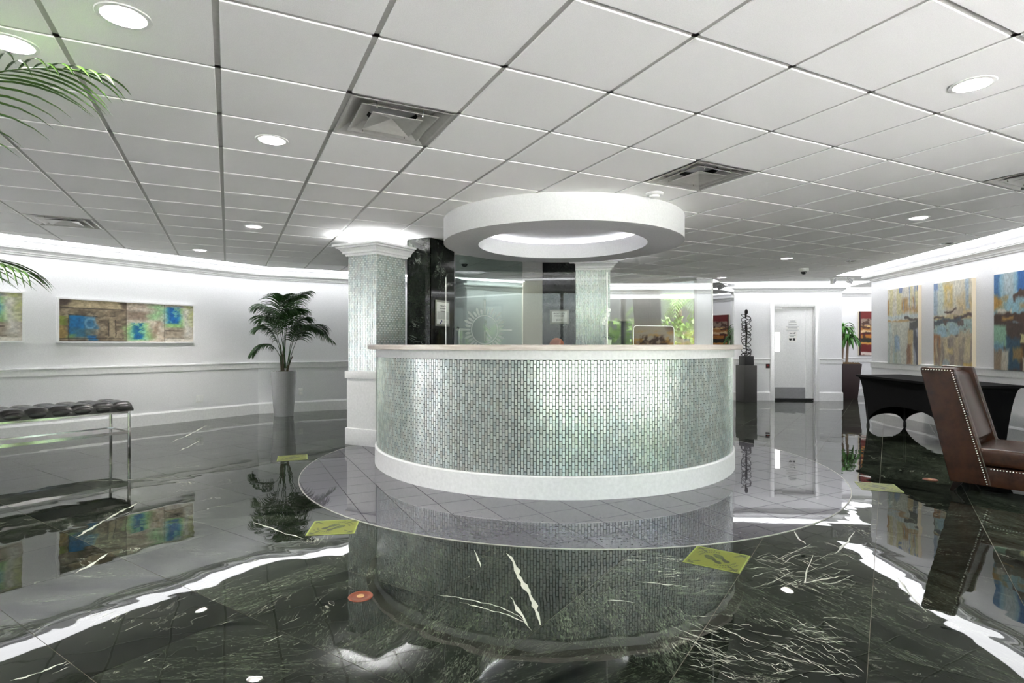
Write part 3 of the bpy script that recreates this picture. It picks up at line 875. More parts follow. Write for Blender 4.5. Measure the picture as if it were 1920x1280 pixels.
# ---------------------------------------------------------------- pillars and marble piers
def pillar(name, corner, ang1, w1, ang2, w2, cap):
    """corner = nearest corner; faces run along ang1 (w1) and ang2 (w2)"""
    d1, d2 = dirn(ang1), dirn(ang2)
    r = bpy.data.objects.new(name, None); C.objects.link(r); r.location = (corner[0], corner[1], 0.0); r['kind'] = 'structure'
    q = lambda a, b: (d1.x * a + d2.x * b, d1.y * a + d2.y * b)
    def ringpoly(m): return [q(-m, -m), q(w1 + m, -m), q(w1 + m, w2 + m), q(-m, w2 + m)]
    MB().prism(ringpoly(0.0)[::1], 0.0, CEIL - 0.002).build('core', M_trim, r)
    MB().prism(ringpoly(0.012), 0.0, 0.80).build('lower_panel', M_trim, r)
    MB().prism(ringpoly(0.028), 0.0, 0.20).build('base', M_trim, r, bevel=0.004)
    MB().prism(ringpoly(0.030), 0.80, 0.885).build('rail_cap', M_trim, r, bevel=0.004)
    base = ringpoly(0.0)
    faces = []
    for i in range(4):
        p, s = Vector(base[i]), Vector(base[(i + 1) % 4])
        dv = (s - p); L = dv.length; dv.normalize(); nv = Vector((dv.y, -dv.x))
        c = Vector(q(w1 / 2, w2 / 2))
        if nv.dot(p - c) < 0: nv = -nv
        faces.append(((lambda s_, z, dp, p=p, dv=dv, nv=nv: (p.x + dv.x * s_ + nv.x * dp, p.y + dv.y * s_ + nv.y * dp, z)), L))
    mosaic('mosaic_cladding', faces, r, 0.886, 2.265)
    prof = [(0.002, 2.262), (0.022, 2.262), (0.026, 2.285), (0.048, 2.292), (0.052, 2.312), (0.080, 2.345), (0.100, 2.352), (0.104, 2.368), (0.130, 2.374), (0.133, 2.398), (0.115, 2.398), (0.112, 2.38), (0.002, 2.38)]
    mb = MB()
    k = len(prof); vs = []
    for o, z in prof: vs += [(*xy_, z) for xy_ in ringpoly(o)]
    fs = []
    for i in range(k):
        j = (i + 1) % k
        for s in range(4): fs.append((i * 4 + s, i * 4 + (s + 1) % 4, j * 4 + (s + 1) % 4, j * 4 + s))
    mb.add(vs, fs).build('crown', M_trim, r)
    lo, hi = ringpoly(0.045), ringpoly(0.075)
    mb = MB()
    for s in range(4):
        t = (s + 1) % 4
        mb.prism([lo[s], lo[t], hi[t], hi[s]], 2.381, 2.40)
    o = mb.build('cove_light', M_tube, None, loc=(corner[0], corner[1], 0.0))
    tag(o, cap, 'light', 'lights on top of the mosaic pillars')
    return r
pillar('pillar', (-1.594, 6.67), 56.5, 0.48, 152, 0.43, 'light ring above the crown of the left mosaic pillar')
pillar('pillar', (1.392, 8.10), 176.5, 0.48, 86.5, 0.43, 'light ring above the crown of the mosaic pillar behind the glass screens')

def pier(name, poly, split):
    r = bpy.data.objects.new(name, None); C.objects.link(r); r['kind'] = 'structure'
    MB().prism(poly, 0.0, CEIL - 0.003).build('core', M_void, r)
    n = len(poly); c = Vector((sum(p[0] for p in poly) / n, sum(p[1] for p in poly) / n))
    for i in range(n):
        p, s = Vector(poly[i]), Vector(poly[(i + 1) % n])
        dv = s - p; L = dv.length; dv.normalize(); nv = Vector((dv.y, -dv.x))
        if nv.dot(p - c) < 0: nv = -nv
        zs = [0.0, 1.24, CEIL - 0.003] if split else [0.0, CEIL - 0.003]
        for z0, z1 in zip(zs[:-1], zs[1:]):
            a, b = p + nv * 0.0, s + nv * 0.0
            q = [a, b, b + nv * 0.012, a + nv * 0.012]
            MB().prism([(v.x, v.y) for v in q], z0 + 0.001, z1 - 0.001).build('marble_panel', M_marblewall, r)
    return r
m0 = Vector((-1.0, 6.98)); m1 = Vector((-0.755, 7.345)); m3 = Vector((-1.305, 7.12)); m2 = m1 + (m3 - m0)
pier('pillar_marble', [tuple(m0), tuple(m1), tuple(m2), tuple(m3)], False)
pier('pillar_marble', [(0.445, 8.085), (0.885, 8.055), (0.905, 8.42), (0.465, 8.45)], False)

# glass door with etched sunburst between the piers
gd = bpy.data.objects.new('door_2', None); C.objects.link(gd); gd['kind'] = 'structure'
ga, gb = (-0.735, 7.375), (0.14, 7.795)
gdv = Vector(gb) - Vector(ga); gl = gdv.length
gd.location = (ga[0], ga[1], 0.004); gd.rotation_euler = (0, 0, math.atan2(gdv.y, gdv.x))
MB().box(0.0, gl, -0.006, 0.006, 0.01, 2.36).build('glass_leaf', M_glassdoor, gd)
hx = 0.035
MB().tube([(hx, -0.012, 0.95), (hx, -0.05, 0.97), (hx, -0.055, 1.15), (hx, -0.05, 1.40), (hx, -0.012, 1.42)], 0.013, 8).build('door_handle', M_steel, gd, True)
ex, ez = 0.41, 1.394
em = MB()
def stroke_poly(pts): em.slab_xz([(ex + x, ez + z) for x, z in pts], -0.0085, -0.0062)
for k in range(32):
    a = 2 * PI * k / 32; r0 = 0.205; r1 = 0.41 if k % 8 == 0 else (0.345 if k % 4 == 0 else (0.315 if k % 2 == 0 else 0.285))
    w = 0.017
    ca, sa = math.cos(a), math.sin(a)
    P = lambda r, o: (r * ca - o * sa, r * sa + o * ca)
    stroke_poly([P(r0, -w * 0.6), P(r1 - 0.03, -w), P(r1, 0), P(r1 - 0.03, w), P(r0, w * 0.6)])
for k in range(48):
    b0, b1 = 2 * PI * k / 48, 2 * PI * (k + 1) / 48
    stroke_poly([(0.18 * math.cos(b0), 0.18 * math.sin(b0)), (0.195 * math.cos(b0), 0.195 * math.sin(b0)), (0.195 * math.cos(b1), 0.195 * math.sin(b1)), (0.18 * math.cos(b1), 0.18 * math.sin(b1))])
for p in ([(-0.01, -0.16), (0.012, -0.16), (0.012, -0.01), (-0.01, -0.01)], [(0.012, -0.02), (0.09, -0.12), (0.105, -0.11), (0.02, 0.0)],
          [(0.0, 0.05), (0.09, -0.01), (0.095, 0.008), (0.012, 0.065)], [(0.012, 0.065), (0.035, 0.10), (0.02, 0.105), (0.0, 0.07)],
          [(0.035, 0.10), (0.0, 0.135), (0.0, 0.12), (0.02, 0.10)], [(0.02, -0.15), (0.085, -0.15), (0.02, -0.07)]):
    stroke_poly(p)
em.build('etched_sunburst', M_etch, gd)

# framed notices on the marble
def text(body, size, parent, x, z, mat, y=-0.001, align='CENTER', sx=1.0):
    c = bpy.data.curves.new('lettering', 'FONT'); c.body = body; c.size = size; c.align_x = align; c.align_y = 'CENTER'; c.extrude = 0.0004
    o = bpy.data.objects.new('lettering', c); C.objects.link(o); o.parent = parent
    c.materials.append(mat)
    bpy.context.view_layer.update()
    me = bpy.data.meshes.new_from_object(o.evaluated_get(bpy.context.evaluated_depsgraph_get()))
    bpy.data.objects.remove(o); bpy.data.curves.remove(c)
    o = finish('lettering', me, mat, parent)
    o.location = (x, y, z); o.rotation_euler = (PI / 2, 0, 0); o.scale = (sx, 1, 1)
    return o
n1 = m1 - m0; n1.normalize()
h1 = math.degrees(math.atan2(n1.y, n1.x))
sa_, sb_ = on_line(815.5, m0, h1, 0.014), on_line(842, m0, h1, 0.014)
sw = math.hypot(sb_[0] - sa_[0], sb_[1] - sa_[1]); sd = (sa_[1] + sb_[1]) / 2
zt, zb = zed(563, sd), zed(611.5, sd)
s1 = thing('notice_frame', 'tall silver framed notice with a blue mark on the left marble pier', 'sign', ((sa_[0] + sb_[0]) / 2, sd, (zt + zb) / 2), math.radians(h1), 'framed notices on the marble piers')
sh = zt - zb
MB().box(-sw / 2, sw / 2, -0.012, 0.0, -sh / 2, sh / 2).build('frame', M_frame, s1, bevel=0.003)
MB().box(-sw / 2 + 0.022, sw / 2 - 0.022, -0.014, -0.002, -sh / 2 + 0.026, sh / 2 - 0.026).build('paper', M_paper, s1)
MB().box(-sw / 2 + 0.026, sw / 2 - 0.026, -0.0146, -0.0135, -0.075, 0.02).build('grey_field', plain('pale_grey_print', (205, 205, 203), 0.7, 0, 0.02), s1)
for i, tx in enumerate(('Welcome To', 'Representatives', 'Convention')):
    text(tx, 0.026, s1, 0.0, 0.092 - 0.033 * i, M_ink, -0.0152, sx=0.72)
MB().slab_xz([(-0.062, -0.128), (-0.050, -0.137), (-0.012, -0.098), (-0.030, -0.080), (-0.036, -0.086), (-0.028, -0.098)], -0.0155, -0.0144).build('arrow_mark', M_blue, s1)
text('Radiance', 0.018, s1, 0.045, -0.104, M_greyink, -0.0152, sx=0.8)
sa_, sb_ = on_line(1031, (0.445, 8.085), -3.9, 0.014), on_line(1066.5, (0.445, 8.085), -3.9, 0.014)
sw = sb_[0] - sa_[0]; sd = (sa_[1] + sb_[1]) / 2; zt, zb = zed(580.5, sd), zed(607.5, sd); sh = zt - zb
s2 = thing('notice_frame', 'wide silver framed notice on the marble pier behind the desk', 'sign', ((sa_[0] + sb_[0]) / 2, sd, (zt + zb) / 2), math.radians(-3.9), 'framed notices on the marble piers')
MB().box(-sw / 2, sw / 2, -0.012, 0.0, -sh / 2, sh / 2).build('frame', M_frame, s2, bevel=0.003)
MB().box(-sw / 2 + 0.03, sw / 2 - 0.03, -0.014, -0.002, -sh / 2 + 0.025, sh / 2 - 0.025).build('paper', M_paper, s2)
for tx, z, s in (('FRONT DESK', 0.045, 0.032), ('MANAGER', 0.013, 0.032), ('ON DUTY', -0.018, 0.016), ('JEROME', -0.045, 0.030)):
    text(tx, s, s2, 0, z, M_ink if s > 0.02 else M_greyink, -0.0152, sx=0.85)

# ---------------------------------------------------------------- ring soffit over the desk
RC = (0.54, 6.15)
rg = thing('ceiling_ring', 'large white ring soffit hanging from the ceiling over the reception desk', 'soffit', (RC[0], RC[1], 2.27))
MB().lathe([(1.27, 0.0), (1.27, CEIL - 2.27 - 0.001), (1.20, CEIL - 2.27 - 0.001), (1.20, 0.02), (0.93, 0.02), (0.93, 0.175), (0.90, 0.175), (0.90, 0.0), (1.27, 0.0)], 128).build('soffit', M_ringwhite, rg, True)
MB().lathe([(0.001, 0.228), (1.20, 0.228), (1.20, 0.240), (0.001, 0.240)], 96).build('cove_ceiling', M_board, rg, True)
MB().lathe([(1.0, 0.021), (1.04, 0.021), (1.04, 0.05), (1.0, 0.05), (1.0, 0.021)], 96).build('cove_light', M_ringtube, rg, True)

# ---------------------------------------------------------------- ceiling fittings
dl_proto = None
for ij, (lab, hx_, hy_) in holes.items():
    x, y = xy(U0 + PT * (ij[0] + 0.5) + hx_, V0 + PT * (ij[1] + 0.5) + hy_)
    if dl_proto is None:
        dl_proto = thing('downlight', lab, 'downlight', (x, y, CEIL), 0, 'recessed downlights in the tiled ceiling')
        MB().lathe([(0.078, -0.001), (0.080, -0.005), (0.097, -0.004), (0.100, -0.0005), (0.084, -0.0005), (0.078, -0.001)], 40).build('trim_ring', M_plate, dl_proto, True)
        MB().lathe([(0.079, -0.003), (0.072, 0.03), (0.060, 0.065), (0.050, 0.070)], 40).build('reflector', M_refl, dl_proto, True)
        MB().lathe([(0.001, 0.050), (0.020, 0.052), (0.034, 0.062), (0.036, 0.072), (0.001, 0.072)], 28).build('lamp', M_lamp, dl_proto, True)
    else:
        r_ = dup(dl_proto, (x, y, CEIL), 0, lab)
        if lab.startswith(('small downlight near', 'flush')):
            for ch in r_.children:
                if ch.name.startswith('lamp'):
                    ch.data = ch.data.copy(); ch.data.materials[0] = M_plate
DLAB = ['large square ceiling diffuser nearest the left pillar', 'square ceiling diffuser above the right side of the ring', 'square ceiling diffuser near the left wall', 'square ceiling diffuser cut off by the edge of the ceiling on the chair side']
df0 = None
for (i, j), lab in zip(DIFFUSERS, DLAB):
    x, y = xy(U0 + PT * (i + 0.5), V0 + PT * (j + 0.5))
    if df0 is None:
        df0 = thing('ceiling_diffuser', lab, 'air vent', (x, y, CEIL), math.radians(26.5), 'square air diffusers in the ceiling grid')
        def ringsq(mb, h0, z0, h1, z1, t=0.0015):
            a = [(-h0, -h0, z0), (h0, -h0, z0), (h0, h0, z0), (-h0, h0, z0)]; b = [(-h1, -h1, z1), (h1, -h1, z1), (h1, h1, z1), (-h1, h1, z1)]
            up = lambda L: [(p, q, r + t) for p, q, r in L]
            vs = a + b + up(a) + up(b)
            fs = []
            for s in range(4):
                n = (s + 1) % 4
                fs += [(s, n, 4 + n, 4 + s), (8 + s, 12 + s, 12 + n, 8 + n), (s, 8 + s, 8 + n, n), (4 + s, 4 + n, 12 + n, 12 + s)]
            mb.add(vs, fs)
        mb = MB(); ringsq(mb, 0.290, -0.001, 0.275, -0.001); ringsq(mb, 0.275, -0.001, 0.215, 0.040); mb.build('frame', M_alu, df0)
        for h0, z0, h1, z1 in ((0.215, -0.008, 0.150, 0.030), (0.205, -0.010, 0.212, -0.010)):
            pass
        mb = MB(); ringsq(mb, 0.220, -0.004, 0.212, -0.004); ringsq(mb, 0.212, -0.004, 0.140, 0.040); mb.build('louver', M_alu, df0)
        mb = MB(); h = 0.145
        mb.add([(-h, -h, -0.010), (h, -h, -0.010), (h, h, -0.010), (-h, h, -0.010), (0, 0, 0.028), (-h, -h, -0.008), (h, -h, -0.008), (h, h, -0.008), (-h, h, -0.008), (0, 0, 0.032)],
               [(0, 1, 4), (1, 2, 4), (2, 3, 4), (3, 0, 4), (5, 9, 6), (6, 9, 7), (7, 9, 8), (8, 9, 5), (0, 5, 6, 1), (1, 6, 7, 2), (2, 7, 8, 3), (3, 8, 5, 0)])
        mb.build('centre_plate', M_alu, df0)
        MB().lathe([(0.150, 0.050), (0.150, 0.09), (0.001, 0.09)], 36).build('duct_neck', M_void, df0, True)
        MB().lathe([(0.150, 0.050), (0.292, 0.050), (0.292, 0.053), (0.152, 0.053)], 36).build('back_pan', M_alu, df0, True)
        for sx in (-1, 1):
            for sy in (-1, 1):
                MB().tube([(sx * 0.13, sy * 0.19, -0.006), (sx * 0.135, sy * 0.20, 0.03), (sx * 0.14, sy * 0.215, 0.05)], 0.004, 6).build('hanger_wire', M_chrome, df0, True)
    else:
        dup(df0, (x, y, CEIL), math.radians(26.5), lab)
def on_ceiling(x, y): p = ceil_at(x, y); return (p[0], p[1], CEIL)
x, y, z = on_ceiling(1227, 362)
sdm = thing('smoke_detector', 'white smoke detector on the ceiling beside the ring soffit', 'smoke detector', (x, y, z))
MB().lathe([(0.075, 0.0), (0.075, -0.012), (0.066, -0.02), (0.001, -0.02)], 32).build('base', M_plate, sdm, True)
MB().lathe([(0.045, -0.0198), (0.042, -0.036), (0.03, -0.042), (0.001, -0.042)], 28).build('sensor', M_plate, sdm, True)
for px, py, lab in ((871, 488, 'dome security camera under the ceiling beside the left marble pier'), (1507, 503, 'dome security camera on the ceiling in front of the white door')):
    x, y, z = on_ceiling(px, py)
    cmr = thing('dome_camera', lab, 'camera', (x, y, z), 0, 'dome security cameras')
    MB().lathe([(0.080, 0.0), (0.082, -0.03), (0.070, -0.055), (0.05, -0.06), (0.001, -0.06)], 32).build('housing', M_plate, cmr, True)
    MB().ball((0, 0, -0.055), 0.050, 20, 10).build('dome', M_black, cmr, True)
    MB().ball((0.012, -0.034, -0.078), 0.014, 10, 6).build('lens', M_chrome, cmr, True)
# twin-head emergency light
ex_, ey_, ez_ = 6.40, 11.05, CEIL
em_ = thing('emergency_light', 'twin headed white emergency light on the ceiling near the recess', 'emergency light', (ex_, ey_, ez_))
MB().box(-0.09, 0.09, -0.03, 0.03, -0.03, 0.0).build('base', M_plate, em_, bevel=0.005)
for sx, rz_ in ((-1, 0.5), (1, -0.3)):
    MB().tube([(sx * 0.05, 0, -0.028), (sx * 0.10, 0, -0.055), (sx * 0.125, 0, -0.06)], 0.007, 8).build('arm', M_plate, em_, True)
    hd = MB().box(-0.055, 0.055, -0.03, 0.03, -0.055, 0.055)
    h_ = hd.build('lamp_head', M_plate, em_, bevel=0.008, loc=(sx * 0.165, 0, -0.07), rz=rz_)
    h_.rotation_euler = (0.3, 0.35 * sx, rz_)
    l = MB()
    for q in range(4): l.box(-0.042 + q * 0.023, -0.028 + q * 0.023, -0.034, -0.030, -0.042, 0.042)
    l.build('lens_slot', M_greyink, h_)

# ---------------------------------------------------------------- left wall art
def framed(name, p, a, xl, xr, yt, yb, lab, cat, group, depth, fn, nx, ny, frame=True, off=0.0, full=None):
    A_, B_ = on_line(xl, p, a, depth), on_line(xr, p, a, depth)
    W = math.hypot(B_[0] - A_[0], B_[1] - A_[1]); dm = A_[1]
    ztop, zbot = zed(yt, dm), zed(yb, dm); H = ztop - zbot
    if full: W = full
    d = dirn(a)
    c = (A_[0] + d.x * W / 2 - d.y * depth, A_[1] + d.y * W / 2 + d.x * depth)
    t = thing(name, lab, cat, (c[0], c[1], (ztop + zbot) / 2), math.radians(a), group)
    if frame:
        fw = 0.022
        m = MB().box(-W / 2, W / 2, -depth, -0.001, -H / 2, -H / 2 + fw).box(-W / 2, W / 2, -depth, -0.001, H / 2 - fw, H / 2)
        m.box(-W / 2, -W / 2 + fw, -depth, -0.001, -H / 2 + fw, H / 2 - fw).box(W / 2 - fw, W / 2, -depth, -0.001, -H / 2 + fw, H / 2 - fw)
        m.build('frame', M_trim, t)
        MB().box(-W / 2 + fw, W / 2 - fw, -depth * 0.6, -0.001, -H / 2 + fw, H / 2 - fw).build('backing', M_board, t)
        painted_grid('canvas', W - 2 * fw, H - 2 * fw, nx, ny, fn, M_paint, t, -depth * 0.6 - 0.002)
    else:
        MB().box(-W / 2, W / 2, -depth + 0.001, -0.001, -H / 2, H / 2).build('stretcher', M_canvas_edge, t)
        painted_grid('canvas', W, H, nx, ny, fn, M_paint, t, -depth)
    return t
M_canvas_edge = plain('canvas_edge', (226, 212, 188), 0.7, 0, 0.2, 200)
def art_left(u, v):
    p = Paint(u, v, (206, 194, 176))
    n = fbm(u, v, 18, 8, 3); m = fbm(u, v, 60, 24, 9, 3)
    p.rect(-.1, .458, -.1, 1.1, (150, 134, 112), 1, .004, .002, 5)
    p.stroke(p.band(-.1, .458, 0, 1, .01), (96, 82, 66), 14, 10, 21, .42, .62, .75)
    p.stroke(p.band(-.1, .458, 0, 1, .01), (190, 176, 150), 20, 12, 22, .55, .66, .6)
    p.rect(.05, .42, .82, 1.0, (206, 188, 152), .85, .03, .03, 6)
    p.rect(-.1, .06, .84, 1.0, (92, 78, 70), .9, .03, .04, 7); p.rect(.425, .456, .82, 1.1, (96, 82, 68), .8, .02, .02, 8)
    p.rect(-.1, .052, .38, .60, (140, 156, 62), .85, .03, .03, 9); p.rect(-.1, .052, .06, .36, (170, 142, 80), .85, .03, .03, 10)
    p.rect(.062, .165, .12, .615, (16, 112, 172), 1, .012, .012, 11); p.rect(.15, .25, .30, .60, (46, 118, 168), .85, .03, .03, 12)
    p.rect(.10, .235, .06, .32, (70, 108, 120), .7, .06, .05, 13); p.rect(.19, .255, .03, .13, (18, 102, 164), .9, .02, .03, 14)
    r = np.hypot((u - .205) / .045, (v - .44) / .16)
    p.lay(np.clip(1 - np.abs(r - .75) * 4, 0, 1), (150, 190, 214), .6); p.rect(.06, .10, .07, .18, (120, 160, 90), .8, .03, .03, 15)
    p.rect(.335, .38, .12, .62, (176, 160, 132), .8, .02, .015, 16)
    for x0, x1, y0, y1 in ((.326, .332, .12, .55), (.379, .386, .10, .55), (.33, .38, .625, .645), (.058, .063, .03, .65), (0, .46, .795, .812), (0, .456, .06, .075), (.0, .46, .0, .02), (.064, .25, .618, .632)):
        p.rect(x0, x1, y0, y1, (38, 32, 28) if y1 - y0 > .1 or y1 < .9 else (60, 50, 40), .85, .004, .008, int(x0 * 900), 10)
    p.rect(.458, .755, -.1, 1.1, (200, 184, 166), 1, .004, .002, 31); p.stroke(p.band(.458, .755, 0, 1, .01), (222, 212, 198), 12, 14, 33, .45, .6, .8)
    p.rect(.47, .62, .56, .78, (126, 108, 92), .7, .07, .05, 34); p.rect(.65, .75, .58, .98, (152, 204, 146), .85, .08, .06, 35)
    p.rect(.462, .65, .03, .50, (160, 206, 130), .85, .06, .06, 36); p.rect(.50, .59, .05, .48, (110, 196, 190), .7, .06, .06, 37)
    p.stroke(p.band(.51, .585, .06, .48, .04), (8, 104, 158), 30, 16, 38, .40, .5, .95); p.rect(.515, .585, .08, .20, (6, 96, 160), .8, .03, .05, 39)
    p.rect(.66, .70, .10, .56, (150, 128, 104), .6, .03, .05, 40); p.rect(.455, .460, -.1, 1.1, (70, 58, 46), .8, .003, .001, 41); p.rect(.752, .757, -.1, 1.1, (50, 44, 38), .8, .003, .001, 42)
    p.rect(.757, 1.1, -.1, 1.1, (206, 198, 184), 1, .003, .001, 43)
    p.rect(.757, .93, .38, .92, (150, 204, 122), .85, .05, .05, 44); p.rect(.765, .88, .48, .94, (96, 176, 206), .8, .06, .06, 45)
    p.stroke(p.band(.785, .875, .50, .93, .04), (10, 100, 176), 26, 14, 46, .38, .48, .95)
    p.rect(.94, 1.0, .4, 1.0, (190, 200, 120), .7, .05, .05, 47); p.rect(.92, .975, .15, .9, (222, 220, 214), .8, .05, .04, 48)
    p.rect(.76, .92, .10, .38, (164, 148, 128), .75, .04, .03, 49); p.rect(.757, .91, .285, .305, (60, 50, 42), .8, .006, .01, 50); p.rect(.757, .92, .085, .10, (50, 44, 38), .8, .006, .01, 51)
    p.rect(.757, 1.0, -.1, .07, (224, 218, 208), .8, .02, .01, 52); p.rect(0, .458, .0, .02, (214, 200, 170), .0)
    p.c *= (0.9 + 0.22 * (m - 0.5) * 2)[..., None]
    return p.c
framed('wall_art', K, 56.5, 107.5, 366, 556.5, 642.5, 'long white framed abstract panel of blue squares on brown', 'painting', 'white framed abstract panels on the left wall', 0.045, art_left, 220, 60)
def art_far_left(u, v): return art_left(np.clip(u, 0, 1), 1 - v * 0.0 - (1 - v))
WL = 1.95
pR = on_line(46.5, K, 56.5, 0.045); dL = dirn(56.5)
zt_, zb_ = zed(547, pR[1]), zed(641.5, pR[1])
pc = (pR[0] - dL.x * WL / 2 - dL.y * 0.045, pR[1] - dL.y * WL / 2 + dL.x * 0.045)
t = thing('wall_art', 'framed abstract panel partly hidden by the foreground palm fronds', 'painting', (pc[0], pc[1], (zt_ + zb_) / 2), math.radians(56.5), 'white framed abstract panels on the left wall')
H_ = zt_ - zb_; fw = 0.022
m = MB().box(-WL / 2, WL / 2, -0.045, -0.001, -H_ / 2, -H_ / 2 + fw).box(-WL / 2, WL / 2, -0.045, -0.001, H_ / 2 - fw, H_ / 2)
m.box(-WL / 2, -WL / 2 + fw, -0.045, -0.001, -H_ / 2 + fw, H_ / 2 - fw).box(WL / 2 - fw, WL / 2, -0.045, -0.001, -H_ / 2 + fw, H_ / 2 - fw)
m.build('frame', M_trim, t)
MB().box(-WL / 2 + fw, WL / 2 - fw, -0.027, -0.001, -H_ / 2 + fw, H_ / 2 - fw).build('backing', M_board, t)
painted_grid('canvas', WL - 2 * fw, H_ - 2 * fw, 200, 60, lambda u, v: art_left(u, v), M_paint, t, -0.029)

# ---------------------------------------------------------------- three canvases on the right wall
def canv(k):
    def fn(u, v):
        s = 100 * k
        if k == 1:
            p = Paint(u, v, (222, 216, 200))
            p.stroke(p.band(-1, 2, .62, 2, .05), (206, 196, 120), 7, 1.4, s + 1, .48, .60, .7); p.stroke(p.band(-1, 2, .60, .86, .04), (176, 122, 50), 9, 2, s + 2, .55, .63, .9)
            p.rect(.55, .95, .66, .73, (184, 128, 62), .8, .06, .06, s + 3); p.stroke(p.band(-1, 2, .93, 2, .02), (84, 110, 176), 12, 1, s + 4, .52, .56, .9)
            p.stroke(p.band(.5, 2, .7, 2, .02), (110, 142, 196), 20, .8, s + 5, .58, .63, .8)
            p.rect(-.1, 1.1, .595, .645, (196, 214, 220), .9, .03, .03, s + 6); p.rect(-.1, .75, .555, .585, (190, 146, 80), .9, .012, .03, s + 7); p.rect(.55, 1.1, .565, .60, (44, 34, 32), .95, .01, .04, s + 8)
            p.rect(-.1, 1.1, -.1, .55, (204, 206, 190), 1, .02, .02, s + 9); p.stroke(p.band(-1, 2, -1, .55, .03), (168, 196, 200), 6, 1.3, s + 10, .5, .62, .8)
            p.stroke(p.band(-1, 2, -1, .55, .03), (150, 164, 140), 10, 1.2, s + 11, .56, .66, .7); p.rect(.25, .40, .18, .35, (116, 158, 206), .8, .05, .08, s + 12)
            p.rect(.70, .84, .02, .46, (186, 150, 84), .85, .04, .05, s + 13); p.rect(.66, .80, .0, .24, (120, 66, 34), .9, .04, .06, s + 14); p.rect(.74, 1.1, .45, .56, (28, 30, 28), .95, .02, .04, s + 15)
            p.rect(.86, 1.1, .0, .45, (120, 130, 160), .8, .05, .05, s + 16); p.stroke(p.band(.86, 2, -1, .48, .03), (30, 34, 50), 8, 2, s + 17, .45, .55, .9)
        elif k == 2:
            p = Paint(u, v, (222, 214, 192))
            p.rect(-.1, .12, .60, 1.1, (150, 180, 210), .85, .06, .06, s + 1); p.rect(.12, .32, .60, 1.1, (206, 220, 212), .9, .05, .05, s + 2); p.rect(.0, .14, .92, 1.1, (104, 138, 200), .85, .03, .03, s + 3)
            p.rect(.28, .50, .70, .97, (218, 182, 84), .9, .08, .05, s + 4); p.rect(.36, .45, .74, .90, (226, 216, 190), .8, .05, .03, s + 5); p.rect(.55, .72, .66, 1.1, (226, 222, 206), .9, .06, .04, s + 6)
            p.rect(.66, 1.1, .60, .80, (218, 186, 120), .8, .12, .08, s + 7); p.rect(.85, .94, .66, 1.1, (150, 180, 210), .8, .04, .03, s + 8); p.rect(.36, .80, .60, .69, (206, 184, 160), .8, .05, .06, s + 9)
            p.rect(-.1, 1.1, .44, .60, (206, 186, 130), 1, .03, .03, s + 10)
            p.rect(.30, .62, .635, .66, (58, 34, 34), .9, .01, .06, s + 11); p.rect(.56, 1.1, .56, .60, (64, 42, 40), .95, .02, .05, s + 12); p.rect(-.1, .30, .575, .595, (70, 50, 44), .9, .01, .04, s + 13)
            p.rect(-.1, 1.1, .34, .545, (160, 190, 186), 1, .02, .03, s + 14); p.rect(-.1, .75, .50, .555, (52, 62, 76), .95, .02, .05, s + 15); p.stroke(p.band(-1, 2, .34, .55, .02), (84, 66, 62), 6, 7, s + 16, .56, .62, .9)
            p.rect(.10, .36, .33, .47, (150, 192, 214), .9, .03, .05, s + 17); p.rect(.44, .70, .38, .48, (158, 196, 214), .9, .03, .05, s + 18)
            p.rect(-.1, 1.1, -.1, .36, (184, 164, 136), 1, .03, .05, s + 19); p.rect(-.1, .18, .05, .38, (168, 96, 44), .85, .05, .06, s + 20); p.rect(.70, .96, .10, .42, (206, 186, 150), .85, .05, .06, s + 21)
            p.stroke(p.band(-1, 2, -1, .34, .03), (120, 108, 104), 8, 2, s + 22, .5, .62, .7); p.stroke(p.band(-1, 2, -1, .34, .03), (216, 200, 150), 7, 2, s + 23, .58, .66, .8)
            p.rect(.40, .52, .17, .24, (222, 196, 120), .8, .03, .06, s + 24); p.rect(.25, .44, .0, .07, (160, 182, 194), .8, .03, .04, s + 25); p.rect(.78, 1.1, -.1, .06, (222, 176, 60), .8, .03, .04, s + 26)
        else:
            p = Paint(u, v, (140, 186, 208))
            p.rect(-.1, .16, .74, 1.1, (52, 108, 172), .9, .08, .08, s + 1); p.rect(.55, .9, .80, 1.1, (36, 96, 172), .95, .05, .05, s + 2); p.rect(.22, .5, .76, 1.1, (196, 206, 208), .8, .10, .08, s + 3)
            p.rect(.85, 1.1, .82, 1.1, (200, 190, 90), .8, .05, .05, s + 4); p.rect(-.1, .30, .60, .74, (198, 140, 50), .9, .08, .08, s + 5); p.rect(.20, .66, .60, .72, (150, 196, 210), .85, .06, .08, s + 6)
            p.rect(.48, 1.1, .71, .80, (78, 50, 38), .95, .02, .08, s + 7); p.rect(.50, .85, .66, .73, (150, 200, 218), .85, .04, .06, s + 8); p.rect(.60, 1.1, .60, .66, (190, 140, 70), .7, .05, .06, s + 9)
            p.rect(.08, .44, .575, .63, (224, 218, 200), .95, .02, .05, s + 10)
            p.rect(-.1, 1.1, .48, .585, (70, 46, 34), 1, .03, .04, s + 11); p.rect(.2, .46, .52, .555, (190, 140, 60), .85, .03, .04, s + 12)
            p.rect(-.1, 1.1, -.1, .48, (62, 44, 36), 1, .02, .03, s + 13); p.rect(-.1, .30, .24, .46, (140, 190, 160), .95, .04, .05, s + 14); p.rect(-.1, .26, .18, .30, (120, 176, 206), .8, .05, .05, s + 15)
            p.rect(.30, .62, .02, .34, (34, 74, 102), .9, .05, .06, s + 16); p.rect(-.1, .34, -.1, .20, (206, 198, 178), .9, .04, .05, s + 17); p.stroke(p.band(-1, .34, -1, .22, .03), (130, 106, 80), 12, 2, s + 18, .52, .6, .8)
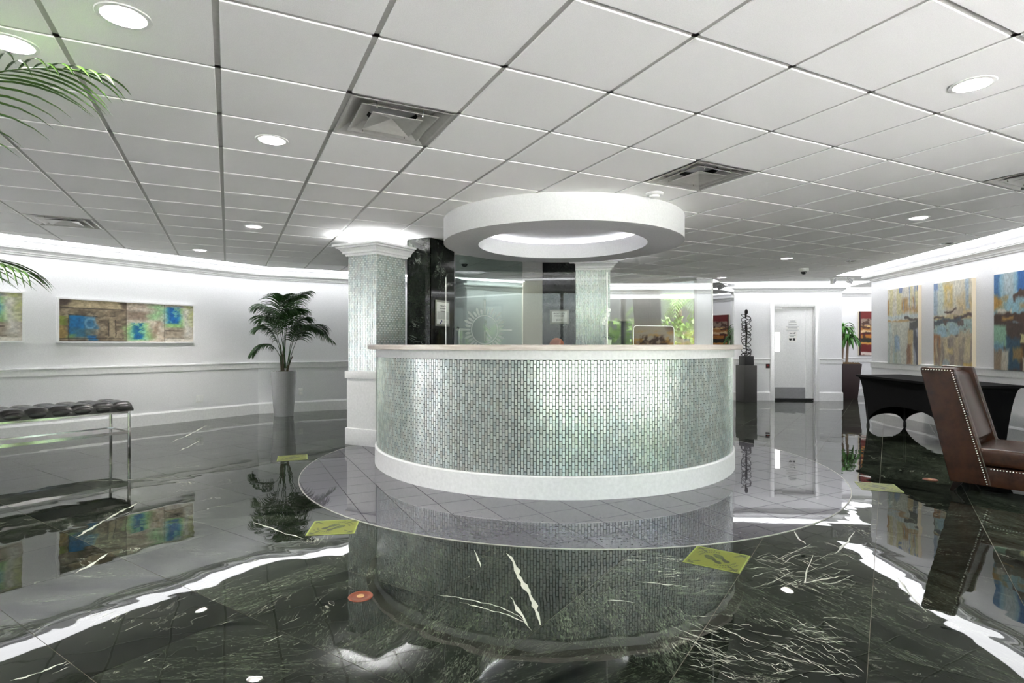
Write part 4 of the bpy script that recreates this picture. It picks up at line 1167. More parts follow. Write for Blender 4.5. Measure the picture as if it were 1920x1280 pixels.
            p.rect(.46, .70, .10, .22, (184, 130, 50), .7, .05, .06, s + 19); p.rect(.62, 1.1, .26, .34, (214, 204, 140), .9, .02, .06, s + 20); p.rect(.66, .92, -.1, .13, (210, 200, 176), .95, .03, .05, s + 21); p.rect(.72, .88, .07, .13, (222, 184, 80), .8, .03, .04, s + 22)
        w_ = (0.0, 0.30, 0.24, 0.10)[k]; p.c = p.c * (1 - w_) + np.array((240, 236, 224)) * w_
        m = fbm(u, v, 50, 40, s + 60, 3)
        p.c *= (0.92 + 0.3 * (m - 0.5))[..., None]
        return p.c
    return fn
WRa = math.degrees(math.atan2(U2[1] - U3[1], U2[0] - U3[0])) + 180    # heading of the right wall path (towards the camera)
for k, (xl, xr, yt, yb, lab) in enumerate(((1664, 1721, 544, 680.5, 'pale abstract canvas nearest the recess, first of the triptych'),
                                           (1750.5, 1822, 532.5, 685, 'middle abstract canvas of the triptych with yellow streaks above a teal band'),
                                           (1863.5, 1947, 515.5, 692.5, 'bluest canvas of the triptych, dark brown band, behind the leather chair'))):
    framed('canvas_painting', U2, WRa, xl, xr, yt, yb, lab, 'painting', 'triptych of abstract canvases on the right wall', 0.055, canv(k + 1), 90, 170, frame=False)
# red striped canvas in the recess
def art_red(u, v):
    p = Paint(u, v, (110, 26, 24))
    for y0, y1, c in ((.68, .83, (150, 134, 118)), (.63, .68, (226, 196, 130)), (.55, .63, (170, 116, 52)), (.50, .56, (226, 196, 150)), (.38, .47, (186, 122, 40)), (.28, .38, (28, 40, 26)), (.25, .29, (206, 150, 70)), (.0, .07, (226, 214, 206))):
        p.rect(.08, 1.1, y0, y1, c, .95, .02, .03, int(y0 * 1000) + 3, 5)
    p.stroke(p.band(-1, 2, .3, .83, .02), (60, 34, 24), 5, 16, 77, .58, .64, .8)
    p.rect(-.1, .07, -.1, 1.1, (34, 14, 20), .9, .02, .01, 5)
    return p.c
framed('canvas_painting', T4, 0.0, 1610.5, 1650, 583.5, 665.5, 'narrow dark red striped canvas in the recess behind the dracaena', 'painting', None, 0.04, art_red, 50, 90, frame=False, full=0.56)
# large landscape behind the desk
def art_land(u, v):
    p = Paint(u, v, (150, 148, 144))
    h = .40 + .10 * (fbm(u, v, 4, 4, 3) - .5)
    p.lay(np.clip((h + .25 - v) / .2, 0, 1), (176, 164, 140), .8)
    p.lay(np.clip((.22 - v + .2 * (fbm(u, v, 10, 6, 8) - .5)) / .15, 0, 1), (120, 84, 44), .85)
    p.stroke(p.band(-1, 2, -1, .32, .06), (58, 40, 28), 24, 10, 15, .5, .6, .9)
    r = np.hypot((u - .86) / .16, (v - .62) / .3) + .5 * (fbm(u, v, 9, 7, 21) - .5)
    p.lay(np.clip((1 - r) / .3, 0, 1), (112, 94, 82), .8)
    p.stroke(p.band(-1, 2, .05, .4, .06), (196, 150, 70), 14, 12, 31, .55, .64, .6)
    return p.c
framed('landscape_painting', G2, math.degrees(math.atan2(T1[1] - G2[1], T1[0] - G2[0])), 1104, 1302, 560, 662, 'large misty brown and grey landscape on the wall behind the glass screens', 'painting', None, 0.05, art_land, 90, 60, frame=False)

# ---------------------------------------------------------------- white door in the back wall
a_d = -3.5
dx0, dx1, dx2, dx3 = [Vector(q) for q in DOOR_X]
wd = (dx2 - dx1).length
MBw = MB(); Lw = (Vector(T3) - Vector(T2)).length
s1_, s2_ = (dx1 - Vector(T2)).length, (dx2 - Vector(T2)).length
ztop = zed(575, dx1.y)
MBw.box(0, s1_, 0, 0.12, 0, TOPZ).box(s2_, Lw, 0, 0.12, 0, TOPZ).box(s1_, s2_, 0, 0.12, ztop, TOPZ)
MBw.build('wall_door', M_wall, None, kind='structure', loc=(T2[0], T2[1], 0), rz=math.atan2(T3[1] - T2[1], T3[0] - T2[0]))
dr = bpy.data.objects.new('door_1', None); C.objects.link(dr); dr['kind'] = 'structure'
dr.location = (dx1.x, dx1.y, 0); dr.rotation_euler = (0, 0, math.atan2(T3[1] - T2[1], T3[0] - T2[0]))
cs = 0.085
MB().box(-cs, 0, -0.022, 0, 0, ztop + cs).box(wd, wd + cs, -0.022, 0, 0, ztop + cs).box(0, wd, -0.022, 0, ztop, ztop + cs).build('casing', M_trim, dr, bevel=0.004)
MB().box(0.0, 0.02, 0.0, 0.11, 0, ztop).box(wd - 0.02, wd, 0.0, 0.11, 0, ztop).box(0.02, wd - 0.02, 0, 0.11, ztop - 0.02, ztop).build('jamb', M_trim, dr)
px2m = dx1.y / FOC
xg = (1510 - 1451) * px2m
MB().box(0.022, xg - 0.004, 0.035, 0.080, 0.015, ztop - 0.022).build('door_leaf', M_trim, dr, bevel=0.002)
MB().box(xg + 0.004, wd - 0.022, 0.040, 0.080, 0.015, ztop - 0.022).build('side_panel', M_trim, dr, bevel=0.002)
MB().box(0.022, wd - 0.022, 0.075, 0.10, 0.0, 0.014).build('threshold', M_black, dr)
MB().box(0.02, wd - 0.02, 0.02, 0.034, 0.004, 0.045).build('door_sweep', M_black, dr)
MB().box(0.026, xg - 0.01, 0.031, 0.0348, 0.05, zed(726, dx1.y)).build('kick_plate', M_steel, dr)
zz = lambda y: zed(y, dx1.y)
xx = lambda x: (x - 1451) * px2m
MB().box(xx(1454), xx(1463), 0.031, 0.0345, zz(658), zz(623)).build('vision_lite', M_lite, dr)
MB().lathe([(0.026, 0.0), (0.026, -0.006), (0.012, -0.01), (0.012, -0.035), (0.026, -0.045), (0.028, -0.058), (0.018, -0.068), (0.001, -0.07)], 20).build('door_knob', M_chrome, dr, True, loc=(xx(1459), 0.0345, zz(669))).rotation_euler = (-PI / 2 + PI, 0, 0)
MB().box(xx(1453), xx(1466), -0.01, 0.034, zz(579.5), zz(576)).build('door_closer', M_plate, dr)
def dsign(x0, x1, y0, y1, mat, nm, bars):
    o = MB().box(xx(x0), xx(x1), 0.030, 0.0346, zz(y1), zz(y0)).build(nm, mat, dr)
    b = MB()
    for a_, c_, yy, hh in bars: b.box(xx(a_), xx(c_), 0.0288, 0.0302, zz(yy + hh), zz(yy))
    b.build('print', M_greyink if nm != 'safety_notice' else M_ink, o)
dsign(1474.5, 1497.5, 611.5, 619, M_paper, 'name_plate', [(1477, 1495, 614.2, 1.2), (1474.5, 1497.5, 611.5, .6), (1474.5, 1497.5, 618.4, .6)])
dsign(1479, 1494, 600, 609, M_plate, 'room_sign', [(1479, 1493.5, 607, 1.2), (1480, 1493, 603, 1.4), (1482, 1491, 601, 1.2)])
dsign(1478, 1494, 621, 641, M_paper, 'safety_notice', [(1479.5, 1485, 634, 2.6), (1480.5, 1484, 636.6, 1.4), (1486.3, 1491, 633.5, 4.6), (1489, 1491.5, 623, 1.2), (1488, 1490, 624.5, 1.2), (1481, 1486, 625, .7), (1480, 1492, 628, .6), (1481, 1489, 630, .6)])
# small wall devices
def plate(name, p, a, x, y, w, h, mat, lab, cat, bits, group=None):
    q = on_line(x, p, a, 0.0); 
    t = thing(name, lab, cat, (q[0], q[1], zed(y, q[1])), math.radians(a), group)
    MB().box(-w / 2, w / 2, -0.010, -0.0002, -h / 2, h / 2).build('cover', mat, t, bevel=0.003)
    for nm, bx, bz, bw, bh, bm in bits:
        MB().box(bx - bw / 2, bx + bw / 2, -0.014, -0.009, bz - bh / 2, bz + bh / 2).build(nm, bm, t)
plate('wall_switch', K, 56.5, 374, 747, 0.115, 0.115, M_plate, 'double white wall plate low on the left wall below the framed panel', 'wall plate', [('rocker', -0.025, 0, 0.035, 0.07, M_trim), ('rocker', 0.025, 0, 0.035, 0.07, M_trim)])
plate('wall_outlet', K, 26.5, 563.5, 734, 0.075, 0.115, M_plate, 'white power outlet beside the silver planter', 'outlet', [('socket', 0, 0.025, 0.034, 0.03, M_petal), ('socket', 0, -0.025, 0.034, 0.03, M_petal)])
plate('call_point', T2, -3.5, 1439.5, 685, 0.085, 0.115, M_redbox, 'small dark maroon box on the wall beside the white door', 'wall box', [('button', 0, 0.0, 0.03, 0.03, plain('red_dot', (140, 30, 34), 0.4))])

# ---------------------------------------------------------------- plants
def bez(p, n=26):
    p = [Vector(q) for q in p]; out = []
    for i in range(n + 1):
        t = i / n
        out.append(p[0] * (1 - t) ** 3 + p[1] * 3 * t * (1 - t) ** 2 + p[2] * 3 * t * t * (1 - t) + p[3] * t ** 3)
    return out
def strip(mb, pts, w, side):
    """a thin folded blade along pts, width profile, side vector"""
    n = len(pts); vs = []; fs = []
    for i, p in enumerate(pts):
        t = i / (n - 1)
        ww = w * (min(1.0, 0.35 + 3 * t) * (1 - t ** 2.2) + 0.02)
        tang = (pts[min(i + 1, n - 1)] - pts[max(i - 1, 0)]).normalized()
        s = (side - tang * side.dot(tang)).normalized()
        up = tang.cross(s)
        if up.z < 0: up = -up
        vs += [p - s * ww + up * ww * 0.35, p - up * 0.0, p + s * ww + up * ww * 0.35]
    for i in range(n - 1):
        k = i * 3
        fs += [(k, k + 1, k + 4, k + 3), (k + 1, k + 2, k + 5, k + 4)]
    mb.add(vs, fs)
def frond(parent, P, leaf, mat, nl=24, t0=0.28, w=0.011, droop=0.9, seed=0, rr=0.006, lift=0.1):
    rnd = random.Random(seed)
    pts = bez(P, 40); mb = MB()
    mb.tube(pts[::2], [rr * (1 - 0.75 * i / 20) for i in range(21)], 6)
    for i in range(nl):
        t = t0 + (1 - t0) * (i + 0.5) / nl
        k = min(39, int(t * 40)); p = pts[k].lerp(pts[k + 1], t * 40 - k)
        tang = (pts[k + 1] - pts[k]).normalized()
        sd = tang.cross(Vector((0, 0, 1)))
        if sd.length < 0.05: sd = Vector((0, 1, 0))
        sd.normalize()
        x = (t - t0) / (1 - t0)
        L = leaf * (0.55 + 0.75 * math.sin(PI * min(1, 0.15 + x * 0.8))) * (1 - 0.45 * x ** 3) * rnd.uniform(0.9, 1.08)
        for sg in (-1, 1):
            d = (tang * (0.55 + 0.6 * x) + sd * sg * (0.95 - 0.45 * x) + Vector((0, 0, lift + rnd.uniform(-0.08, 0.08)))).normalized()
            lp = []
            q = p.copy(); dd = d.copy(); m = 6
            for s in range(m + 1):
                lp.append(q.copy())
                q = q + dd * (L / m)
                dd = (dd + Vector((0, 0, -droop * 0.30 * (0.5 + s / m)))).normalized()
            strip(mb, lp, w, tang)
    return mb.build('frond', mat, parent)
def planter_round(parent, rb, rt, h, mat, soil):
    MB().lathe([(0.001, 0.0), (rb, 0.0), (rb + 0.004, 0.01), (rt - 0.003, h - 0.012), (rt, h - 0.006), (rt, h), (rt - 0.012, h), (rt - 0.016, h - 0.03), (0.001, h - 0.03)], 48).build('planter', mat, parent, True)
    mb = MB(); n = 20
    mb.lathe([(0.001, h - 0.012), (rt * 0.5, h - 0.014), (rt - 0.018, h - 0.022), (rt - 0.019, h - 0.03)], n)
    for i in range(60):
        a, r = random.random() * 6.28, (rt - 0.03) * math.sqrt(random.random())
        mb.ball((r * math.cos(a), r * math.sin(a), h - 0.012), random.uniform(0.006, 0.013), 6, 4)
    mb.build('soil', soil, parent)
# palm in the silver planter
pp = at_z(532, 779.0)
palm = thing('potted_palm', 'kentia palm in a tall tapered silver planter against the back left wall', 'potted plant', (pp[0], pp[1], 0))
planter_round(palm, 0.152, 0.210, 0.755, M_silver, M_soil)
def pl(x, y, dy=0.0):
    d = pp[1] + dy
    return ((x - CX) / FOC * d - pp[0], dy, zed(y, d))
for k, (sx, sy, top, lean) in enumerate(((-0.04, 0.02, 1.02, -0.03), (0.0, -0.03, 1.10, 0.0), (0.055, 0.0, 1.0, 0.09), (-0.02, 0.05, 1.2, -0.06))):
    MB().tube([(sx, sy, 0.73), (sx + lean * 0.2, sy, 0.82), (sx + lean, sy, top)], [0.022, 0.018, 0.010], 8).build('stem', M_stem, palm, True)
FR = [((535, 690), (533, 610), (528, 556), (580, 546), -0.05), ((535, 690), (528, 600), (510, 566), (482, 578), -0.1), ((532, 690), (522, 640), (512, 606), (484, 618), -0.15),
      ((530, 690), (524, 652), (508, 632), (474, 662), -0.12), ((540, 690), (548, 620), (562, 584), (624, 640), -0.12), ((540, 690), (552, 630), (578, 590), (606, 622), -0.25),
      ((534, 690), (534, 610), (540, 575), (560, 585), -0.22), ((536, 690), (530, 600), (520, 570), (505, 592), -0.02), ((533, 690), (536, 600), (540, 560), (556, 556), -0.1), ((537, 690), (548, 640), (556, 600), (584, 612), -0.3),
      ((532, 690), (520, 620), (512, 588), (494, 600), -0.3), ((534, 690), (530, 610), (524, 560), (530, 556), -0.25), ((538, 690), (546, 630), (552, 596), (572, 600), 0.0)]
for k, (a, b, c, d, dy) in enumerate(FR):
    frond(palm, [pl(*a), pl(*b, dy * 0.3), pl(*c, dy * 0.7), pl(*d, dy)], 0.33, M_palm, 28, 0.36, 0.0098, 1.3, k, 0.006)

# foreground palm, pot outside the picture
fp = (-2.95, 2.30)
near = thing('foreground_palm', 'large palm close to the viewer, only its bright green frond tips reaching in', 'potted plant', (fp[0], fp[1], 0))
planter_round(near, 0.20, 0.26, 0.70, M_silver, M_soil)
def nl_(x, y, dy=0.0):
    d = fp[1] + dy
    return ((x - CX) / FOC * d - fp[0], dy, min(zed(y, d), CEIL - 0.05))
for sx, sy, top in ((-0.05, 0.02, 1.3), (0.06, -0.04, 1.35), (0.0, 0.06, 1.2)):
    MB().tube([(sx, sy, 0.66), (sx * 1.3, sy, 0.95), (sx * 1.6, sy, top)], [0.03, 0.024, 0.015], 8).build('stem', M_stem, near, True)
frond(near, [(0.03, 0, 0.95), nl_(-330, 330), nl_(-150, 50), nl_(196, 142)], 0.36, M_palmnear, 19, 0.42, 0.0075, 0.85, 101, 0.008, 0.03)
frond(near, [(0.0, 0.05, 0.95), nl_(-330, 560, 0.1), nl_(-150, 425, 0.15), nl_(48, 510, 0.1)], 0.32, M_palmnear, 22, 0.40, 0.007, 0.9, 102, 0.008, 0.05)
frond(near, [(-0.05, 0, 0.95), (-0.2, 0.1, 1.9), (-0.5, 0.3, 2.3), (-1.0, 0.5, 2.0)], 0.32, M_palmnear, 24, 0.35, 0.011, 0.8, 103, 0.008)
frond(near, [(-0.05, 0.03, 0.95), (-0.1, 0.3, 1.9), (-0.2, 0.7, 2.25), (-0.4, 1.1, 1.9)], 0.32, M_palmnear, 24, 0.35, 0.011, 0.8, 104, 0.008)
frond(near, [(0.0, -0.03, 0.95), (-0.1, -0.3, 1.8), (-0.2, -0.6, 2.1), (-0.4, -1.0, 1.7)], 0.32, M_palmnear, 24, 0.35, 0.011, 0.8, 105, 0.008)

# dracaena in the recess
dp = (7.53, 12.80)
dra = thing('potted_dracaena', 'cane dracaena in a tall dark brown square planter in the recess', 'potted plant', (dp[0], dp[1], 0))
MB().frustum((0.155, 0.155, 0, 0), (0.215, 0.215, 0, 0), 0.0, 0.775).build('planter', M_brownpot, dra, bevel=0.008)
mb = MB().frustum((0.19, 0.19, 0, 0), (0.19, 0.19, 0, 0), 0.765, 0.79)
for i in range(80): mb.ball((random.uniform(-.18, .18), random.uniform(-.18, .18), 0.79), random.uniform(0.010, 0.02), 6, 4)
mb.build('moss', M_moss, dra)
def rosette(parent, c, n, L, seed):
    rnd = random.Random(seed)
    for i in range(n):
        a = rnd.random() * 6.28; el = rnd.uniform(-0.2, 1.2)
        d = Vector((math.cos(a) * math.cos(el), math.sin(a) * math.cos(el), math.sin(el)))
        q = Vector(c) + Vector((0, 0, rnd.uniform(-0.06, 0.06))); dd = d.copy(); lp = []; LL = L * rnd.uniform(0.75, 1.1)
        for s in range(8):
            lp.append(q.copy()); q = q + dd * (LL / 7); dd = (dd + Vector((0, 0, -0.34 - 0.08 * s))).normalized()
        mb = MB(); strip(mb, lp, 0.033, Vector((-math.sin(a), math.cos(a), 0)))
        mb.build('leaf', M_drac, parent)
def dl(x, y, dy=0): d = dp[1] + dy; return ((x - CX) / FOC * d - dp[0], dy, zed(y, d))
c1 = [dl(1578.5, 680), dl(1580, 650), dl(1581.5, 618)]; c2 = [dl(1587.5, 680, -.05), dl(1589, 655, -.05), dl(1590, 636, -.05)]
for cc in (c1, c2): MB().tube(cc, [0.028, 0.026, 0.024], 10).build('cane', M_cane, dra, True)
rosette(dra, c1[2], 40, 0.40, 5); rosette(dra, c2[2], 38, 0.40, 6)

# ---------------------------------------------------------------- pedestal with wire sculpture
pd = at_z(1404, 753.5)
ped = thing('pedestal', 'tall charcoal square pedestal beside the end of the desk', 'pedestal', (pd[0], pd[1] + 0.13, 0), math.radians(12))
MB().box(-0.15, 0.15, -0.15, 0.15, 0, 0.765).build('column', M_slate, ped, bevel=0.004)
sc = thing('wire_figure', 'black wire figure of stacked rings on a small black plinth', 'sculpture', (pd[0] - 0.0, pd[1] + 0.13, 0.7655), math.radians(12))
MB().box(-0.105, 0.105, -0.105, 0.105, 0, 0.195).build('plinth', M_black, sc, bevel=0.003)
rnd = random.Random(3)
zs = [0.22, 0.25, 0.30, 0.37, 0.45, 0.52, 0.60, 0.66, 0.70, 0.77, 0.83, 0.90, 0.965, 1.02]
for i, z in enumerate(zs):
    R = 0.092 if i > 3 else 0.098
    if i in (3, 4): R = 0.085
    tx, ty = rnd.uniform(-0.3, 0.3), rnd.choice((-1, 1)) * rnd.uniform(0.35, 0.75)
    pts = []
    for k in range(28):
        a = 2 * PI * k / 28; r = R * (1 + 0.08 * math.sin(3 * a + i))
        pts.append((r * math.cos(a), r * math.sin(a), z + r * (tx * math.cos(a) + ty * math.sin(a)) + 0.004 * math.sin(5 * a)))
    MB().tube(pts, 0.0068, 6, True).build('wire_ring', M_bronze, sc, True)
for i in range(5):
    a = i * 1.26
    MB().tube([(0.06 * math.cos(a) + 0.03 * math.cos(k * PI / 8) * math.cos(a), 0.06 * math.sin(a) + 0.03 * math.cos(k * PI / 8) * math.sin(a), 0.228 + 0.03 * math.sin(k * PI / 8)) for k in range(16)], 0.006, 6, True).build('foot_loop', M_bronze, sc, True)
MB().tube([(0.0, 0, 0.195), (0.008, 0, 0.30), (-0.006, 0, 0.40), (0.0, 0, 0.52), (0.004, 0, 0.60), (0.006, 0.0, 0.70), (-0.004, 0, 0.79), (0.0, 0, 0.88), (-0.018, 0, 0.94)],
          [0.012, 0.010, 0.016, 0.022, 0.016, 0.022, 0.030, 0.018, 0.008], 10).build('core_figure', M_bronze, sc, True)
hm = MB().ball((0.0, 0, 1.125), 0.062, 18, 12, 0.52, 0.6, 1.0)
hm.tube([(-0.012, 0, 1.09), (-0.014, 0, 1.02), (-0.016, 0, 0.99)], [0.022, 0.017, 0.012], 10)
hm.build('head', M_bronze, sc, True)

# ---------------------------------------------------------------- bench on the left
bo = at_z(243, 858.3)
bench = thing('tufted_bench', 'long tufted charcoal leather bench with chrome legs and a lower shelf', 'bench', (bo[0], bo[1], 0), math.radians(56.5))
BL, BW = 1.95, 0.46
def cushion():
    nx, ny = 132, 34; x0, x1, y0, y1 = -BL - 0.02, 0.03, -0.02, BW + 0.02
    tx = 11; ty = 3
    vs = []; fs = []
    def prof(x, y, top):
        ex = min(x - x0, x1 - x); ey = min(y - y0, y1 - y)
        r = 0.045
        rd = 1.0
        def cr(e): return 1.0 if e > r else math.sqrt(max(0.0, 1 - (1 - e / r) ** 2))
        u = (x - x0) / (x1 - x0) * tx; v = (y - y0) / (y1 - y0) * ty
        fu, fv = abs(u - round(u)), abs(v - round(v))
        seam = min(fu, fv)
        puff = (1 - math.exp(-(seam / 0.16))) * 0.024
        cd = math.hypot(fu, fv)
        dim = 0.016 * math.exp(-(cd / 0.16) ** 2)
        if not top: puff = dim = 0
        return min(cr(ex), cr(ey)), puff - dim
    Z0, Z1 = 0.50, 0.585
    top = []
    for j in range(ny + 1):
        for i in range(nx + 1):
            x = x0 + (x1 - x0) * i / nx; y = y0 + (y1 - y0) * j / ny
            k, p = prof(x, y, True)
            vs.append((x, y, Z0 + 0.03 + (Z1 - Z0 - 0.03) * k + p * k))
    n = len(vs)
    for j in range(ny + 1):
        for i in range(nx + 1):
            vs.append((x0 + (x1 - x0) * i / nx, y0 + (y1 - y0) * j / ny, Z0))
    w = nx + 1
    for j in range(ny):
        for i in range(nx):
            a = j * w + i
            fs.append((a, a + 1, a + w + 1, a + w)); fs.append((n + a, n + a + w, n + a + w + 1, n + a + 1))
    for i in range(nx):
        fs.append((i, n + i, n + i + 1, i + 1)); a = ny * w + i; fs.append((a, a + 1, n + a + 1, n + a))
    for j in range(ny):
        a = j * w; fs.append((a, a + w, n + a + w, n + a)); a = j * w + nx; fs.append((a, n + a, n + a + w, a + w))
    return MB().add(vs, fs)
cu = cushion().build('seat_cushion', M_blacklea, bench, True)
# bulging tufts on the front and end faces
mb = MB()
for i in range(11):
    x = -BL - 0.02 + (BL + 0.05) * (i + 0.5) / 11
    mb.ball((x, -0.012, 0.535), 0.08, 14, 8, 0.98, 0.22, 0.42)
for j in range(3):
    mb.ball((0.022, (j + 0.5) * BW / 3, 0.535), 0.075, 14, 8, 0.22, 0.98, 0.42)
mb.build('tufted_side', M_blacklea, bench, True)
q = 0.011
for lx in (-BL, -0.0):
    for ly in (0.011, BW - 0.011):
        MB().box(lx - q, lx + q, ly - q, ly + q, 0.0, 0.50).build('leg', M_chrome, bench, bevel=0.002)
for z0, z1 in ((0.478, 0.5),):
    for ly in (0.011, BW - 0.011): MB().box(-BL + q, -q, ly - q, ly + q, z0, z1).build('rail', M_chrome, bench)
    for lx in (-BL, 0.0): MB().box(lx - q, lx + q, 0.022, BW - 0.022, z0, z1).build('rail', M_chrome, bench)
for ly in (0.011, BW - 0.011): MB().box(-BL + q, -q, ly - q, ly + q, 0.262, 0.292).build('rail', M_chrome, bench)
for lx in (-BL, 0.0): MB().box(lx - q, lx + q, 0.022, BW - 0.022, 0.262, 0.292).build('rail', M_chrome, bench)
MB().box(-BL + q, -q, 0.022, BW - 0.022, 0.270, 0.284).build('shelf', M_chrome, bench)

# ---------------------------------------------------------------- leather chair on the right
cho = at_z(1788, 925)
FA = math.degrees(math.atan2(-0.76, 0.65))
chair = thing('leather_chair', 'brown leather high back wing chair with nailhead trim', 'chair', (3.585, 4.66, 0), math.radians(FA))
CWD = 0.72
wing = [(0.0, 0.085), (0.265, 0.085), (0.25, 0.16), (0.03, 0.995), (0.015, 1.005), (-0.19, 1.012), (-0.205, 1.0)]
for y0 in (0.0, CWD - 0.075):
    MB().slab_xz(wing, y0, y0 + 0.075).build('wing', M_brownlea, chair, bevel=0.014, seg=3)
MB().slab_xz([(0.0, 0.09), (0.12, 0.09), (0.13, 0.40), (-0.045, 0.985), (-0.10, 1.0), (-0.195, 1.0)], 0.078, CWD - 0.078).build('backrest', M_brownlea, chair, bevel=0.02, seg=3)
MB().slab_xz([(0.135, 0.40), (0.165, 0.44), (0.01, 0.95), (-0.04, 0.975)], 0.085, CWD - 0.085).build('back_cushion', M_brownlea, chair, bevel=0.018, seg=3)
MB().box(0.08, 0.74, 0.004, CWD - 0.004, 0.085, 0.235).build('seat_base', M_brownlea, chair, bevel=0.008)
MB().box(0.145, 0.76, 0.010, CWD - 0.010, 0.240, 0.378).build('seat_cushion', M_brownlea, chair, bevel=0.035, seg=4)
nails = MB()
def nail(x, y, z, ny=-1): nails.ball((x, y, z), 0.0064, 8, 6)
def seg_nails(p, q, st=0.0185):
    L = math.dist(p, q); n = int(L / st)
    for i in range(n + 1):
        t = i / n; nail(*(p[k] + (q[k] - p[k]) * t for k in range(3)))
seg_nails((0.238, -0.001, 0.10), (0.014, -0.001, 0.972)); seg_nails((0.004, -0.001, 0.988), (-0.182, -0.001, 0.992))
seg_nails((0.262, 0.002, 0.222), (0.735, 0.002, 0.222))
nails.build('nailhead_trim', M_nail, chair, True, kind='stuff')
for lx, ly, dx_ in ((0.05, 0.06, -0.05), (0.05, CWD - 0.06, -0.05), (0.68, 0.06, 0.02), (0.68, CWD - 0.06, 0.02)):
    MB().frustum((0.014, 0.014, lx + dx_, ly), (0.032, 0.032, lx, ly), 0.0, 0.088).build('leg', M_wood, chair, bevel=0.003)

# ---------------------------------------------------------------- table under a black stretch cover
TFL, TBL, TBR, TFR = (5.235, 8.66), (5.985, 8.76), (5.71, 6.33), (4.955, 6.27)
tb = thing('covered_table', 'long folding table in a black stretch cover along the right wall', 'table', ((TFL[0] + TBR[0]) / 2, (TFL[1] + TBR[1]) / 2, 0))
ox, oy = (TFL[0] + TBR[0]) / 2, (TFL[1] + TBR[1]) / 2
HT = 0.745
ctr = Vector((0, 0))
cor = [Vector((p[0] - ox, p[1] - oy)) for p in (TFL, TBL, TBR, TFR)]
foot = [c * (1 - 0.15 / c.length * 1.4) for c in cor]
cover = MB()
for i in range(4):
    c0, c1_ = cor[i], cor[(i + 1) % 4]; f0, f1 = foot[i], foot[(i + 1) % 4]
    L = (c1_ - c0).length; arch = (0.17, 0.27, 0.17, 0.36)[i]
    n, mrow = 40, 14; vs = []; fs = []
    nv = Vector(((c1_ - c0).y, -(c1_ - c0).x)).normalized()
    if nv.dot((c0 + c1_) / 2) < 0: nv = -nv
    for s in range(n + 1):
        t = s / n
        e = abs(2 * t - 1)
        zb = 0.004 + arch * (1 - e ** 2.4) ** 0.62 if e < 1 else 0.004
        top = c0.lerp(c1_, t); bot = f0.lerp(f1, 0.03 + 0.94 * t) if False else f0.lerp(f1, t)
        for r in range(mrow + 1):
            w = r / mrow
            z = HT * (1 - w) + zb * w
            g = 1 - z / HT                       # 0 at the top, 1 at the floor
            k = min(1.0, g * 1.0) ** 0.40        # pulls in quickly under the rim
            p = top.lerp(bot, k)
            p = p - nv * 0.05 * math.sin(PI * t) * math.sin(PI * min(1, g))
            vs.append((p.x, p.y, z))
    for s in range(n):
        for r in range(mrow):
            a = s * (mrow + 1) + r
            fs.append((a, a + mrow + 1, a + mrow + 2, a + 1))
    cover.add(vs, fs)
cover.prism([(c.x, c.y) for c in cor][::-1], HT - 0.028, HT)
cover.build('stretch_cover', M_cloth, tb, True)
for f in foot: MB().lathe([(0.001, 0.0), (0.022, 0.0), (0.022, 0.03), (0.014, 0.05), (0.014, HT - 0.03)], 12, f.x * 0.985, f.y * 0.985).build('leg', M_black, tb, True)

# ---------------------------------------------------------------- things behind the desk
def round_chair():
    d = 5.75; x = (1045 - CX) / FOC * d
    t = thing('round_back_chair', 'chair with a round tan back just showing above the counter', 'chair', (x, d, 0.0035))
    zc = zed(634, d) - 0.075
    MB().ball((0, 0.06, zc), 0.078, 28, 14, 0.98, 0.35, 0.98).build('backrest', M_tan, t, True)
    MB().tube([(0, 0.08, zc - 0.07), (0, 0.09, 0.8), (0, 0.07, 0.62)], 0.016, 8).build('back_stem', M_chrome, t, True)
    MB().lathe([(0.001, 0.55), (0.19, 0.55), (0.205, 0.58), (0.19, 0.63), (0.001, 0.64)], 32).build('seat', M_tan, t, True)
    MB().lathe([(0.001, 0.05), (0.028, 0.05), (0.028, 0.55), (0.001, 0.55)], 14).build('post', M_chrome, t, True)
    for k in range(5):
        a = k * 2 * PI / 5
        MB().tube([(0, 0, 0.075), (0.25 * math.cos(a), 0.25 * math.sin(a), 0.03)], [0.02, 0.012], 8).build('leg', M_chrome, t, True)
        MB().ball((0.25 * math.cos(a), 0.25 * math.sin(a), 0.022), 0.022, 10, 6).build('caster', M_black, t, True)
round_chair()
od = 5.0; ox_ = (1138 - CX) / FOC * od
orch = thing('orchid_pot', 'white orchid in a small pot on the desk behind the glass screen', 'potted plant', (ox_, 4.95, CT))
MB().lathe([(0.001, 0), (0.028, 0), (0.034, 0.045), (0.030, 0.045), (0.001, 0.040)], 20).build('planter', M_plate, orch, True)
MB().tube([(0, 0, 0.04), (0.006, 0, 0.14), (-0.004, 0, 0.24), (-0.022, 0, 0.275)], 0.0028, 6).build('stem', M_stem, orch, True)
for k in range(4):
    a = k * 1.6; mb = MB(); strip(mb, [Vector((0, 0, 0.045)), Vector((0.03 * math.cos(a), 0.03 * math.sin(a), 0.07)), Vector((0.07 * math.cos(a), 0.07 * math.sin(a), 0.055))], 0.012, Vector((-math.sin(a), math.cos(a), 0))); mb.build('leaf', M_palm, orch)
for (fx, fz) in ((-0.026, 0.225), (-0.004, 0.262), (-0.034, 0.19), (0.004, 0.30)):
    mb = MB()
    for k in range(5):
        a = k * 2 * PI / 5 + 0.3
        mb.ball((fx + 0.012 * math.cos(a), -0.012, fz + 0.012 * math.sin(a)), 0.0095, 8, 6, 1, 0.3, 1)
    mb.build('flower', M_petal, orch, True)
md = 5.45; mx = (1165 - CX) / FOC * md  # monitor invented to stand for a dark reflection in the glass
